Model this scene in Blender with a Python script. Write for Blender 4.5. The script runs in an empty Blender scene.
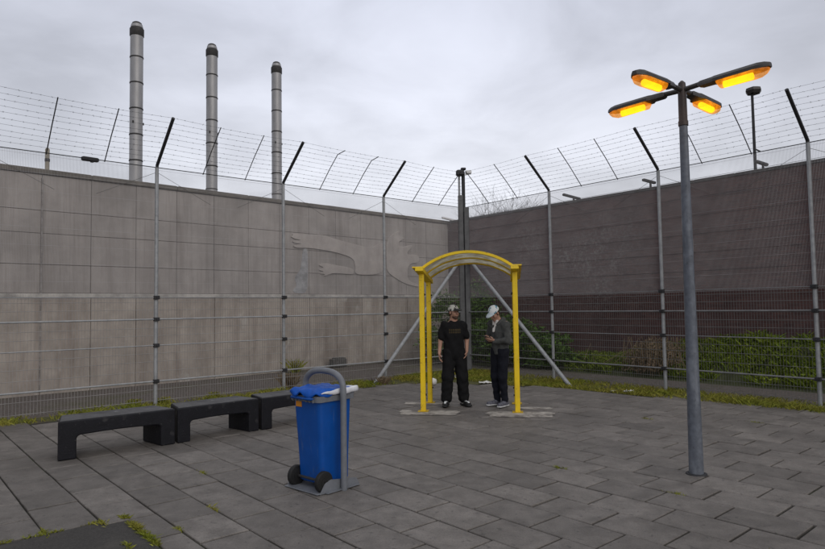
import bpy, math, random
import numpy as np
from mathutils import Vector, Matrix
random.seed(7)
rng = np.random.default_rng(11)
R = math.radians
scene = bpy.context.scene
COL = scene.collection

# ------------------------------------------------------------------ helpers
class MB:
    """collects shapes, then links them as ONE mesh object"""
    def __init__(self):
        self.v = []; self.f = []; self.m = []; self.t = []; self.tone = 0.5; self.mi = 0
    def face(self, vs, faces):
        o = len(self.v)
        self.v += [tuple(p) for p in vs]
        for f in faces:
            self.f.append([o + i for i in f]); self.m.append(self.mi); self.t.append(self.tone)
    def box(self, c, s, ax=None, taper=1.0, bevel=0.0):
        c = Vector(c); ax = ax or (Vector((1, 0, 0)), Vector((0, 1, 0)), Vector((0, 0, 1)))
        X, Y, Z = [Vector(a) * (d / 2) for a, d in zip(ax, s)]
        if bevel <= 0:
            vs = []
            for k, t in ((-1, 1), (1, taper)):
                for i, j in ((-1, -1), (1, -1), (1, 1), (-1, 1)):
                    vs.append(c + X * i * t + Y * j * t + Z * k)
            self.face(vs, [(3, 2, 1, 0), (4, 5, 6, 7), (0, 1, 5, 4), (1, 2, 6, 5), (2, 3, 7, 6), (3, 0, 4, 7)])
        else:
            b = bevel
            lx, ly, lz = X.length, Y.length, Z.length
            xn, yn, zn = X.normalized(), Y.normalized(), Z.normalized()
            rings = []
            for zz, ins in ((-lz, b), (-lz + b, 0), (lz - b, 0), (lz, b)):
                r = []
                for (i, j) in ((-1, -1), (1, -1), (1, 1), (-1, 1)):
                    hx, hy = lx - ins, ly - ins
                    p1 = (i * hx, j * (hy - b)); p2 = (i * (hx - b), j * hy)
                    pr = (p1, p2) if i * j < 0 else (p2, p1)
                    if (i, j) == (-1, -1): pr = (p1, p2)
                    if (i, j) == (1, -1): pr = (p2, p1)
                    if (i, j) == (1, 1): pr = (p1, p2)
                    if (i, j) == (-1, 1): pr = (p2, p1)
                    for q in pr: r.append(c + xn * q[0] + yn * q[1] + zn * zz)
                rings.append(r)
            self.loft(rings)
    def loft(self, rings, caps=True, closed=True):
        n = len(rings[0]); vs = [p for r in rings for p in r]; fs = []
        for i in range(len(rings) - 1):
            for j in range(n if closed else n - 1):
                k = (j + 1) % n
                fs.append((i * n + j, i * n + k, (i + 1) * n + k, (i + 1) * n + j))
        if caps:
            fs.append(tuple(range(n - 1, -1, -1))); fs.append(tuple((len(rings) - 1) * n + j for j in range(n)))
        self.face(vs, fs)
    def tube(self, pts, r, n=8, caps=True, r2=None):
        pts = [Vector(p) for p in pts]; rings = []; up = None
        for i, p in enumerate(pts):
            if i == 0: d = pts[1] - p
            elif i == len(pts) - 1: d = p - pts[i - 1]
            else: d = (pts[i + 1] - p).normalized() + (p - pts[i - 1]).normalized()
            d = d.normalized()
            if up is None:
                up = Vector((0, 0, 1)) if abs(d.z) < .9 else Vector((1, 0, 0))
            a = d.cross(up).normalized(); b = a.cross(d).normalized(); up = b
            rr = r if r2 is None else r + (r2 - r) * i / (len(pts) - 1)
            rings.append([p + (a * math.cos(2 * math.pi * k / n) + b * math.sin(2 * math.pi * k / n)) * rr for k in range(n)])
        self.loft(rings, caps)
    def lathe(self, c, prof, n=20, caps=True):
        c = Vector(c)
        self.loft([[c + Vector((r * math.cos(2 * math.pi * k / n), r * math.sin(2 * math.pi * k / n), z)) for k in range(n)] for r, z in prof], caps)
    def prism(self, poly, o, ex, ey, ez, d0, d1):
        """2-D outline in the plane (ex, ey) at o, thickened along ez"""
        o = Vector(o); n = len(poly)
        A = [o + ex * x + ey * y + ez * d0 for x, y in poly]; B = [o + ex * x + ey * y + ez * d1 for x, y in poly]
        fs = [tuple(range(n - 1, -1, -1)), tuple(range(n, 2 * n))] + [(i, (i + 1) % n, n + (i + 1) % n, n + i) for i in range(n)]
        self.face(A + B, fs)
    def build(self, name, mats, parent=None, smooth=False, tone=False, bevel=0.0, origin=None):
        o0 = Vector((0, 0, 0)) if origin is None else Vector(origin)
        if parent is not None and origin is None: o0 = world_loc(parent)
        me = bpy.data.meshes.new(name)
        me.from_pydata([tuple(Vector(p) - o0) for p in self.v], [], self.f)
        if not isinstance(mats, (list, tuple)): mats = [mats]
        for m in mats: me.materials.append(m)
        if len(mats) > 1: me.polygons.foreach_set('material_index', self.m)
        if smooth: me.polygons.foreach_set('use_smooth', [True] * len(me.polygons))
        if tone:
            at = me.attributes.new('tone', 'FLOAT', 'FACE'); at.data.foreach_set('value', self.t)
        me.update()
        ob = bpy.data.objects.new(name, me); COL.objects.link(ob)
        if parent is not None: ob.parent = parent
        else: ob.location = o0
        if smooth == 'auto':
            try: me.set_sharp_from_angle(angle=R(35))
            except Exception: pass
        if bevel > 0:
            b = ob.modifiers.new('bevel', 'BEVEL'); b.width = bevel; b.segments = 2; b.limit_method = 'ANGLE'; b.angle_limit = R(40)
        return ob

def world_loc(o):
    v = Vector((0, 0, 0))
    while o is not None:
        v += o.location; o = o.parent
    return v

def thing(name, label, cat, loc=(0, 0, 0), group=None):
    o = bpy.data.objects.new(name, None); COL.objects.link(o); o.location = loc; o.empty_display_size = .2
    return tag(o, label, cat, group)
def tag(o, label, cat, group=None):
    o['label'] = label; o['category'] = cat
    if group: o['group'] = group
    return o
def struct(o):
    o['kind'] = 'structure'; return o
def copy_tree(o, parent=None):
    c = o.copy(); COL.objects.link(c)
    if parent is not None: c.parent = parent
    for ch in list(o.children): copy_tree(ch, c)
    return c

# ------------------------------------------------------------------ materials
def mat(name, col, rough=.6, metal=0.0, var=0.0, scale=6.0, detail=6, bump=0.0, bscale=60.0, col2=None, stretch=None, tone=0.0, spec=.4, coords='Object', lo=.35, hi=.65):
    m = bpy.data.materials.new(name); m.use_nodes = True
    nt = m.node_tree; N = nt.nodes; L = nt.links; b = N['Principled BSDF']
    b.inputs['Roughness'].default_value = rough; b.inputs['Metallic'].default_value = metal
    b.inputs['Specular IOR Level'].default_value = spec
    tc = N.new('ShaderNodeTexCoord'); mp = N.new('ShaderNodeMapping'); L.new(tc.outputs[coords], mp.inputs['Vector'])
    if stretch: mp.inputs['Scale'].default_value = stretch
    c2 = col2 or tuple(max(0, x * (1 - var)) for x in col)
    nz = N.new('ShaderNodeTexNoise'); nz.inputs['Scale'].default_value = scale; nz.inputs['Detail'].default_value = detail; nz.inputs['Roughness'].default_value = .65
    L.new(mp.outputs[0], nz.inputs['Vector'])
    rp = N.new('ShaderNodeValToRGB'); rp.color_ramp.elements[0].position = lo; rp.color_ramp.elements[1].position = hi
    rp.color_ramp.elements[0].color = (*c2, 1); rp.color_ramp.elements[1].color = (*col, 1)
    L.new(nz.outputs['Fac'], rp.inputs['Fac'])
    out = rp.outputs['Color']
    if tone > 0:
        at = N.new('ShaderNodeAttribute'); at.attribute_name = 'tone'
        mr = N.new('ShaderNodeMapRange'); mr.inputs['To Min'].default_value = 1 - tone; mr.inputs['To Max'].default_value = 1 + tone
        L.new(at.outputs['Fac'], mr.inputs['Value'])
        mx = N.new('ShaderNodeVectorMath'); mx.operation = 'SCALE'; L.new(out, mx.inputs[0]); L.new(mr.outputs[0], mx.inputs['Scale'])
        out = mx.outputs[0]
    L.new(out, b.inputs['Base Color'])
    if bump > 0:
        n2 = N.new('ShaderNodeTexNoise'); n2.inputs['Scale'].default_value = bscale; n2.inputs['Detail'].default_value = 5
        L.new(mp.outputs[0], n2.inputs['Vector'])
        bp = N.new('ShaderNodeBump'); bp.inputs['Strength'].default_value = bump; bp.inputs['Distance'].default_value = .01
        L.new(n2.outputs['Fac'], bp.inputs['Height']); L.new(bp.outputs[0], b.inputs['Normal'])
    m['out'] = 1
    return m

def overlay(m, col, mask_scale, lo, hi, amount=1.0, stretch=None, coords='Object', detail=5):
    """mix a second stain colour over the base through a noise mask"""
    nt = m.node_tree; N = nt.nodes; L = nt.links; b = N['Principled BSDF']
    src = b.inputs['Base Color'].links[0].from_socket
    tc = N.new('ShaderNodeTexCoord'); mp = N.new('ShaderNodeMapping'); L.new(tc.outputs[coords], mp.inputs['Vector'])
    if stretch: mp.inputs['Scale'].default_value = stretch
    mp.inputs['Location'].default_value = (random.uniform(0, 50), random.uniform(0, 50), random.uniform(0, 50))
    nz = N.new('ShaderNodeTexNoise'); nz.inputs['Scale'].default_value = mask_scale; nz.inputs['Detail'].default_value = detail; nz.inputs['Roughness'].default_value = .6
    L.new(mp.outputs[0], nz.inputs['Vector'])
    mr = N.new('ShaderNodeMapRange'); mr.inputs['From Min'].default_value = lo; mr.inputs['From Max'].default_value = hi; mr.inputs['To Max'].default_value = amount
    L.new(nz.outputs['Fac'], mr.inputs['Value'])
    mx = N.new('ShaderNodeMix'); mx.data_type = 'RGBA'; mx.inputs['B'].default_value = (*col, 1)
    L.new(mr.outputs[0], mx.inputs['Factor']); L.new(src, mx.inputs['A']); L.new(mx.outputs['Result'], b.inputs['Base Color'])
    return m, mr, mx

M = {}
M['slab'] = mat('paving concrete', (.182, .165, .150), .62, var=.34, scale=5, bump=.35, bscale=140, tone=.24, spec=.4)
overlay(M['slab'], (.07, .063, .057), .55, .5, .75, .65)
overlay(M['slab'], (.085, .075, .066), 1.9, .52, .70, .4, detail=8)
overlay(M['slab'], (.075, .066, .058), 3.2, .5, .7, .5)
overlay(M['slab'], (.06, .054, .049), 75, .5, .68, .55)
overlay(M['slab'], (.26, .24, .22), 110, .62, .72, .6)
overlay(M['slab'], (.2, .185, .17), 9, .62, .74, .5)
overlay(M['slab'], (.05, .046, .042), 15, .64, .70, .6, detail=2)
overlay(M['slab'], (.06, .054, .05), 28, .6, .72, .4)
M['bed'] = mat('joint dirt', (.03, .028, .022), .95, var=.4, scale=9, bump=.4)
overlay(M['bed'], (.035, .05, .012), 1.2, .52, .66, .8)
M['asphalt'] = mat('asphalt patch', (.062, .058, .054), .9, var=.45, scale=60, bump=.9, bscale=180)
overlay(M['asphalt'], (.1, .09, .08), 2.2, .52, .75, .5)
M['ground'] = mat('bare soil', (.085, .075, .06), .95, var=.45, scale=2.5, bump=.6, bscale=40)
M['gravel'] = mat('gravel path', (.15, .128, .115), .95, var=.55, scale=22, bump=1.0, bscale=70, detail=9)
overlay(M['gravel'], (.07, .07, .03), .9, .52, .68, .6)
M['strip_soil'] = mat('mossy soil', (.1, .1, .03), .95, var=.5, scale=6, bump=.8, bscale=60)
overlay(M['strip_soil'], (.07, .055, .04), 1.4, .5, .65, .8)
M['wall'] = mat('cast concrete', (.355, .322, .300), .85, var=.22, scale=1.4, bump=.25, bscale=60)
overlay(M['wall'], (.2, .173, .157), 3.4, .46, .7, .65, (1, 1, .07))
overlay(M['wall'], (.2, .175, .16), 12, .5, .7, .5, (1, 1, .05))
overlay(M['wall'], (.12, .11, .1), .5, .5, .75, .5)
overlay(M['wall'], (.33, .31, .3), 5, .6, .8, .25, (1, 1, .1))
M['wall_low'] = mat('lower cast concrete', (.425, .375, .332), .85, var=.3, scale=1.6, bump=.25, bscale=60)
overlay(M['wall_low'], (.17, .135, .115), 2.6, .48, .7, .6, (1, 1, .16))
overlay(M['wall_low'], (.5, .47, .44), 1.6, .62, .70, .6, (1, 1, .7), detail=8)
M['ledge'] = mat('chalky ledge', (.52, .49, .45), .9, var=.55, scale=2.6, bump=.3)
M['coping'] = mat('weathered coping', (.14, .125, .105), .9, var=.4, scale=2.5, bump=.5, bscale=30)
M['groove'] = mat('dark joint mortar', (.14, .125, .115), .95, var=.3)  # mortar's own dark tone, seen between the wall panels
M['relief'] = mat('relief concrete', (.415, .372, .345), .85, var=.2, scale=3, bump=.2, bscale=60)
overlay(M['relief'], (.17, .15, .14), 3, .5, .75, .4, (1, 1, .2))
M['patch'] = mat('pale limewash', (.36, .36, .37), .9, var=.5, scale=4, bump=.2)
M['stain'] = mat('chalky stain', (.30, .275, .26), .9, var=.5, scale=7)
M['galv'] = mat('galvanised steel', (.34, .35, .36), .5, metal=.25, var=.3, scale=9, bump=.1)
M['galv_dark'] = mat('dull dark steel', (.035, .035, .038), .6, metal=.2, var=.3, scale=9)
M['wire'] = mat('mesh wire zinc', (.40, .39, .40), .55, metal=.1, var=.25, scale=3)
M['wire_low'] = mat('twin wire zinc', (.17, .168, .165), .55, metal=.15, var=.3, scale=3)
M['wire_left'] = mat('pale twin wire zinc', (.33, .32, .31), .55, metal=.1, var=.3, scale=3)
M['rail'] = mat('weathered rail zinc', (.22, .22, .225), .55, metal=.2, var=.35, scale=5)
M['mast'] = mat('dark zinc column', (.14, .14, .142), .6, metal=.2, var=.35, scale=5)
M['wire_dark'] = mat('old wire', (.05, .05, .055), .6, metal=.2, var=.3, scale=3)
M['pole'] = mat('zinc lamp post', (.14, .155, .185), .55, metal=.25, var=.35, scale=14, bump=.15)
overlay(M['pole'], (.05, .05, .055), 22, .62, .7, .5)
overlay(M['pole'], (.25, .27, .3), 9, .56, .7, .5, (1, 1, .3))
M['pole_top'] = mat('brown painted steel', (.06, .045, .042), .5, metal=.2, var=.3)
M['housing'] = mat('lamp housing', (.05, .045, .042), .5, var=.4, scale=12)
M['black'] = mat('black paint concrete', (.009, .009, .013), .6, var=.4, scale=6, bump=.35, bscale=50, spec=.25)
overlay(M['black'], (.06, .058, .06), 6, .62, .74, .6)
overlay(M['black'], (.11, .105, .10), 30, .64, .70, .6)
M['bench_top'] = mat('worn bench top', (.105, .105, .11), .6, var=.5, scale=4, bump=.4, bscale=60)
overlay(M['bench_top'], (.02, .02, .025), 7, .5, .7, .6)
overlay(M['bench_top'], (.3, .3, .31), 3.5, .64, .7, .7)
M['yellow'] = mat('yellow paint', (.84, .58, .010), .42, var=.12, scale=5, bump=.06, bscale=40, spec=.5)
overlay(M['yellow'], (.5, .32, .02), 3, .5, .75, .4)
overlay(M['yellow'], (.12, .055, .02), 28, .64, .68, .85)
M['yellow_dk'] = mat('dull yellow paint', (.55, .36, .012), .5, var=.25, scale=8)
M['pad'] = mat('pale cement', (.42, .39, .35), .9, var=.4, scale=7, bump=.6, bscale=60)
overlay(M['pad'], (.14, .125, .115), 6, .47, .6, .95, detail=9)
M['blue'] = mat('blue plastic', (.001, .068, .32), .45, var=.18, scale=5, bump=.05, bscale=30, spec=.3)
overlay(M['blue'], (.012, .05, .2), 9, .6, .8, .4)
overlay(M['blue'], (.08, .13, .26), 26, .62, .7, .5, (1, 1, .12))
overlay(M['blue'], (.03, .035, .05), 5, .6, .72, .5)
M['lid'] = mat('blue lid film', (.004, .085, .43), .5, var=.3, scale=9, bump=.5, bscale=22, spec=.22)
M['white_strip'] = mat('white strip', (.72, .73, .77), .35, var=.25, scale=9, bump=.4, bscale=25)
M['collar'] = mat('grey plastic', (.17, .18, .2), .45, var=.25, scale=9)
M['rubber'] = mat('black rubber', (.012, .012, .012), .7, var=.4, scale=15)
M['orange'] = mat('orange sticker', (.7, .27, .02), .5, var=.2)
M['steelflue'] = mat('flue cladding', (.36, .355, .36), .45, metal=.35, var=.25, scale=2.5, stretch=(1, 1, .3))
M['fluecap'] = mat('sooty cap', (.045, .042, .042), .6, var=.5, scale=7)
M['post_concrete'] = mat('old concrete post', (.3, .27, .22), .9, var=.3, scale=6)
M['white'] = mat('white plastic', (.75, .75, .75), .5, var=.15)
M['paper'] = mat('waste paper', (.7, .69, .66), .8, var=.2, scale=20, bump=.4)
M['block'] = mat('concrete block', (.12, .115, .11), .9, var=.4, scale=12, bump=.5)
M['grass'] = mat('grass blades', (.15, .18, .022), .6, col2=(.24, .21, .045), scale=1.3, spec=.08, tone=.45)
M['weed'] = mat('leafy weeds', (.16, .2, .02), .55, col2=(.075, .115, .014), scale=2.2, spec=.08, tone=.5)
M['dry'] = mat('dead bramble', (.2, .14, .085), .8, col2=(.12, .09, .05), scale=3, tone=.4)
M['leaf'] = mat('bush leaves', (.08, .14, .025), .5, col2=(.045, .085, .018), scale=2, spec=.08, tone=.5)
M['bark'] = mat('bark', (.03, .025, .022), .9, var=.4, scale=12, bump=.4)
M['bank'] = mat('bank soil', (.05, .058, .02), .95, var=.5, scale=4, bump=.8, bscale=20)
M['skin'] = mat('skin', (.42, .235, .165), .55, var=.2, scale=9)
M['tee'] = mat('black cotton', (.010, .010, .011), .9, var=.3, scale=9, bump=.3, bscale=35, spec=.2)
M['trouser'] = mat('black trousers', (.009, .009, .010), .85, var=.3, scale=9, bump=.3, bscale=30, spec=.2)
M['hood'] = mat('charcoal hoodie', (.085, .088, .086), .95, var=.35, scale=22, bump=.4, bscale=60, spec=.2)
M['jogger'] = mat('navy joggers', (.011, .012, .019), .85, var=.3, scale=9, bump=.3, bscale=30, spec=.2)
M['tshirt'] = mat('white tee', (.62, .60, .58), .9, var=.15)
M['sock'] = mat('white sock', (.66, .68, .68), .9, var=.15)
M['slide'] = mat('black slide', (.012, .012, .013), .6, var=.2)
M['sneaker'] = mat('grey sneaker', (.16, .16, .19), .7, col2=(.06, .06, .08), scale=26)
M['sole'] = mat('white sole', (.6, .6, .6), .7, var=.2)
M['cap_a'] = mat('patterned cap', (.50, .50, .46), .85, col2=(.05, .05, .05), scale=16, detail=2, lo=.42, hi=.47)
M['cap_b'] = mat('white and teal cap', (.72, .75, .76), .85, col2=(.06, .24, .34), scale=11, detail=2, lo=.42, hi=.47)
M['capbrim'] = mat('dark cap peak', (.03, .03, .03), .8, var=.2)
M['capbrim_b'] = mat('pale cap peak', (.5, .58, .63), .8, var=.2)
M['hair'] = mat('dark hair', (.018, .013, .010), .7, var=.4, scale=40)
M['beard'] = mat('short beard', (.10, .058, .042), .8, var=.5, scale=60)
M['eye'] = mat('eye', (.02, .018, .016), .2, var=.1)
M['phone'] = mat('phone', (.015, .015, .017), .25, var=.1)

def brick_mat():
    m = bpy.data.materials.new('dark brick'); m.use_nodes = True
    nt = m.node_tree; N = nt.nodes; L = nt.links; b = N['Principled BSDF']
    b.inputs['Roughness'].default_value = .9; b.inputs['Specular IOR Level'].default_value = .25
    tc = N.new('ShaderNodeTexCoord'); mp = N.new('ShaderNodeMapping'); L.new(tc.outputs['Object'], mp.inputs['Vector'])
    mp.inputs['Rotation'].default_value = (R(90), 0, 0)
    br = N.new('ShaderNodeTexBrick'); L.new(mp.outputs[0], br.inputs['Vector'])
    br.inputs['Scale'].default_value = 1.0; br.inputs['Brick Width'].default_value = .22; br.inputs['Row Height'].default_value = .065
    br.inputs['Mortar Size'].default_value = .006; br.inputs['Mortar Smooth'].default_value = .2
    br.inputs['Color1'].default_value = (.098, .052, .047, 1); br.inputs['Color2'].default_value = (.062, .034, .033, 1); br.inputs['Mortar'].default_value = (.075, .06, .058, 1)
    L.new(br.outputs['Color'], b.inputs['Base Color'])
    bp = N.new('ShaderNodeBump'); bp.inputs['Strength'].default_value = .5; bp.inputs['Distance'].default_value = .006; bp.invert = True
    L.new(br.outputs['Fac'], bp.inputs['Height']); L.new(bp.outputs[0], b.inputs['Normal'])
    overlay(m, (.105, .07, .068), .6, .5, .7, .5)
    overlay(m, (.035, .022, .022), 1.1, .5, .75, .5, (1, 1, .5))
    # worn whitewash: blotches limited to a stretch of the wall
    _, mr, mx = overlay(m, (.20, .185, .18), 16.0, .48, .62, .6, None, 'Object', 8)
    sx = N.new('ShaderNodeSeparateXYZ'); L.new(tc.outputs['Object'], sx.inputs[0])
    n3 = N.new('ShaderNodeTexNoise'); n3.inputs['Scale'].default_value = .55; L.new(tc.outputs['Object'], n3.inputs['Vector'])
    def tri(sock, c, w):
        s = N.new('ShaderNodeMath'); s.operation = 'SUBTRACT'; L.new(sock, s.inputs[0]); s.inputs[1].default_value = c
        a = N.new('ShaderNodeMath'); a.operation = 'ABSOLUTE'; L.new(s.outputs[0], a.inputs[0])
        r_ = N.new('ShaderNodeMapRange'); r_.inputs['From Min'].default_value = w; r_.inputs['From Max'].default_value = w * .5; L.new(a.outputs[0], r_.inputs['Value']); return r_.outputs[0]
    tx = tri(sx.outputs['X'], 5.2, 3.2); tz = tri(sx.outputs['Z'], 3.0, 1.7)
    mu = N.new('ShaderNodeMath'); mu.operation = 'MULTIPLY'; L.new(tx, mu.inputs[0]); L.new(tz, mu.inputs[1])
    nr = N.new('ShaderNodeMapRange'); nr.inputs['From Min'].default_value = .42; nr.inputs['From Max'].default_value = .58; L.new(n3.outputs['Fac'], nr.inputs['Value'])
    mu2 = N.new('ShaderNodeMath'); mu2.operation = 'MULTIPLY'; L.new(mu.outputs[0], mu2.inputs[0]); L.new(nr.outputs[0], mu2.inputs[1])
    mu3 = N.new('ShaderNodeMath'); mu3.operation = 'MULTIPLY'; L.new(mu2.outputs[0], mu3.inputs[0]); L.new(mr.outputs[0], mu3.inputs[1])
    L.new(mu3.outputs[0], mx.inputs['Factor'])
    return m
M['brick'] = brick_mat()

def tee_print(m):
    """two faint brown rows of block marks on the chest"""
    nt = m.node_tree; N = nt.nodes; L = nt.links; b = N['Principled BSDF']
    src = b.inputs['Base Color'].links[0].from_socket
    tc = N.new('ShaderNodeTexCoord'); sx = N.new('ShaderNodeSeparateXYZ'); L.new(tc.outputs['Object'], sx.inputs[0])
    def band(sock, c, w):
        s = N.new('ShaderNodeMath'); s.operation = 'SUBTRACT'; L.new(sock, s.inputs[0]); s.inputs[1].default_value = c
        a = N.new('ShaderNodeMath'); a.operation = 'ABSOLUTE'; L.new(s.outputs[0], a.inputs[0])
        t = N.new('ShaderNodeMath'); t.operation = 'LESS_THAN'; L.new(a.outputs[0], t.inputs[0]); t.inputs[1].default_value = w; return t.outputs[0]
    def mul(a, c, op='MULTIPLY'):
        u = N.new('ShaderNodeMath'); u.operation = op; L.new(a, u.inputs[0]); L.new(c, u.inputs[1]); return u.outputs[0]
    rows = mul(band(sx.outputs['Z'], 1.325, .017), band(sx.outputs['Z'], 1.283, .014), 'ADD')
    md = N.new('ShaderNodeMath'); md.operation = 'PINGPONG'; L.new(sx.outputs['X'], md.inputs[0]); md.inputs[1].default_value = .019
    lt = N.new('ShaderNodeMath'); lt.operation = 'GREATER_THAN'; L.new(md.outputs[0], lt.inputs[0]); lt.inputs[1].default_value = .005
    gt = N.new('ShaderNodeMath'); gt.operation = 'GREATER_THAN'; L.new(sx.outputs['Y'], gt.inputs[0]); gt.inputs[1].default_value = .03
    f = mul(mul(rows, lt.outputs[0]), mul(band(sx.outputs['X'], 0, .10), gt.outputs[0]))
    mx = N.new('ShaderNodeMix'); mx.data_type = 'RGBA'; mx.inputs['B'].default_value = (.055, .042, .022, 1)
    L.new(f, mx.inputs['Factor']); L.new(src, mx.inputs['A']); L.new(mx.outputs['Result'], b.inputs['Base Color'])
tee_print(M['tee'])

def emit_mat(name, col, s):
    m = bpy.data.materials.new(name); m.use_nodes = True; nt = m.node_tree; nt.nodes.clear()
    e = nt.nodes.new('ShaderNodeEmission'); e.inputs[0].default_value = (*col, 1); e.inputs[1].default_value = s
    o = nt.nodes.new('ShaderNodeOutputMaterial'); nt.links.new(e.outputs[0], o.inputs[0]); return m
M['lamp_tube'] = emit_mat('sodium tube', (1.0, .56, .012), 2.8)
def amber_shell():
    m = bpy.data.materials.new('amber cover'); m.use_nodes = True; nt = m.node_tree; N = nt.nodes; L = nt.links; N.clear()
    t = N.new('ShaderNodeBsdfTransparent'); t.inputs[0].default_value = (.95, .82, .55, 1)
    g = N.new('ShaderNodeBsdfGlossy'); g.inputs['Roughness'].default_value = .15; g.inputs[0].default_value = (.8, .8, .8, 1)
    d = N.new('ShaderNodeBsdfTranslucent'); d.inputs[0].default_value = (.75, .5, .25, 1)
    fr = N.new('ShaderNodeFresnel'); fr.inputs[0].default_value = 1.4
    tc = N.new('ShaderNodeTexCoord'); nz = N.new('ShaderNodeTexNoise'); nz.inputs['Scale'].default_value = 13; nz.inputs['Detail'].default_value = 5; L.new(tc.outputs['Object'], nz.inputs['Vector'])
    em = N.new('ShaderNodeEmission'); em.inputs[0].default_value = (1, .27, .006, 1)
    mr = N.new('ShaderNodeMapRange'); mr.inputs['From Min'].default_value = .3; mr.inputs['From Max'].default_value = .7; mr.inputs['To Min'].default_value = .05; mr.inputs['To Max'].default_value = 1.0; L.new(nz.outputs['Fac'], mr.inputs['Value']); L.new(mr.outputs[0], em.inputs[1])
    ad = N.new('ShaderNodeAddShader'); L.new(d.outputs[0], ad.inputs[0]); L.new(em.outputs[0], ad.inputs[1])
    m1 = N.new('ShaderNodeMixShader'); m1.inputs[0].default_value = .45; L.new(t.outputs[0], m1.inputs[1]); L.new(ad.outputs[0], m1.inputs[2])
    m2 = N.new('ShaderNodeMixShader'); m2.inputs[0].default_value = .06; L.new(m1.outputs[0], m2.inputs[1]); L.new(g.outputs[0], m2.inputs[2])
    o = N.new('ShaderNodeOutputMaterial'); L.new(m2.outputs[0], o.inputs[0]); return m
M['amber'] = amber_shell()
def trans_sheet():
    m = bpy.data.materials.new('milky roof sheet'); m.use_nodes = True; nt = m.node_tree; N = nt.nodes; L = nt.links; N.clear()
    tc = N.new('ShaderNodeTexCoord'); nz = N.new('ShaderNodeTexNoise'); nz.inputs['Scale'].default_value = 6; nz.inputs['Detail'].default_value = 6; L.new(tc.outputs['Object'], nz.inputs['Vector'])
    rp = N.new('ShaderNodeValToRGB'); rp.color_ramp.elements[0].color = (.62, .58, .48, 1); rp.color_ramp.elements[1].color = (.88, .87, .80, 1)
    rp.color_ramp.elements[0].position = .35; rp.color_ramp.elements[1].position = .6; L.new(nz.outputs['Fac'], rp.inputs[0])
    a = N.new('ShaderNodeBsdfDiffuse'); t = N.new('ShaderNodeBsdfTranslucent'); L.new(rp.outputs[0], a.inputs[0]); L.new(rp.outputs[0], t.inputs[0])
    mx = N.new('ShaderNodeMixShader'); mx.inputs[0].default_value = .5; L.new(a.outputs[0], mx.inputs[1]); L.new(t.outputs[0], mx.inputs[2])
    o = N.new('ShaderNodeOutputMaterial'); L.new(mx.outputs[0], o.inputs[0]); return m
M['sheet'] = trans_sheet()

# ------------------------------------------------------------------ layout frame (solved from the photograph's perspective)
CZ = 1.75; FPX = 621.486; PITCH = R(2.956); ROLL = R(.846)
C2 = Vector((1.424, 17.043, 0))                       # fence corner
aL, aR = R(40.87), R(50.58)
dL = Vector((-math.cos(aL), -math.sin(aL), 0)); dR = Vector((math.cos(aR), -math.sin(aR), 0))
nL = Vector((-dL.y, dL.x, 0)); nL = nL if nL.y < 0 else -nL
nR = Vector((-dR.y, dR.x, 0)); nR = nR if nR.y < 0 else -nR
UP = Vector((0, 0, 1))
FH = 4.46; AO = .846; AU = .735
def fence_pt(side, t, z=0, off=0):
    d, n = (dL, nL) if side == 'L' else (dR, nR)
    p = C2 + d * t + n * off; return Vector((p.x, p.y, z))

# ------------------------------------------------------------------ setting
g = MB(); g.face([(-300, -300, -.06), (300, -300, -.06), (300, 300, -.06), (-300, 300, -.06)], [(0, 1, 2, 3)])
struct(g.build('ground', M['ground']))

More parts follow.
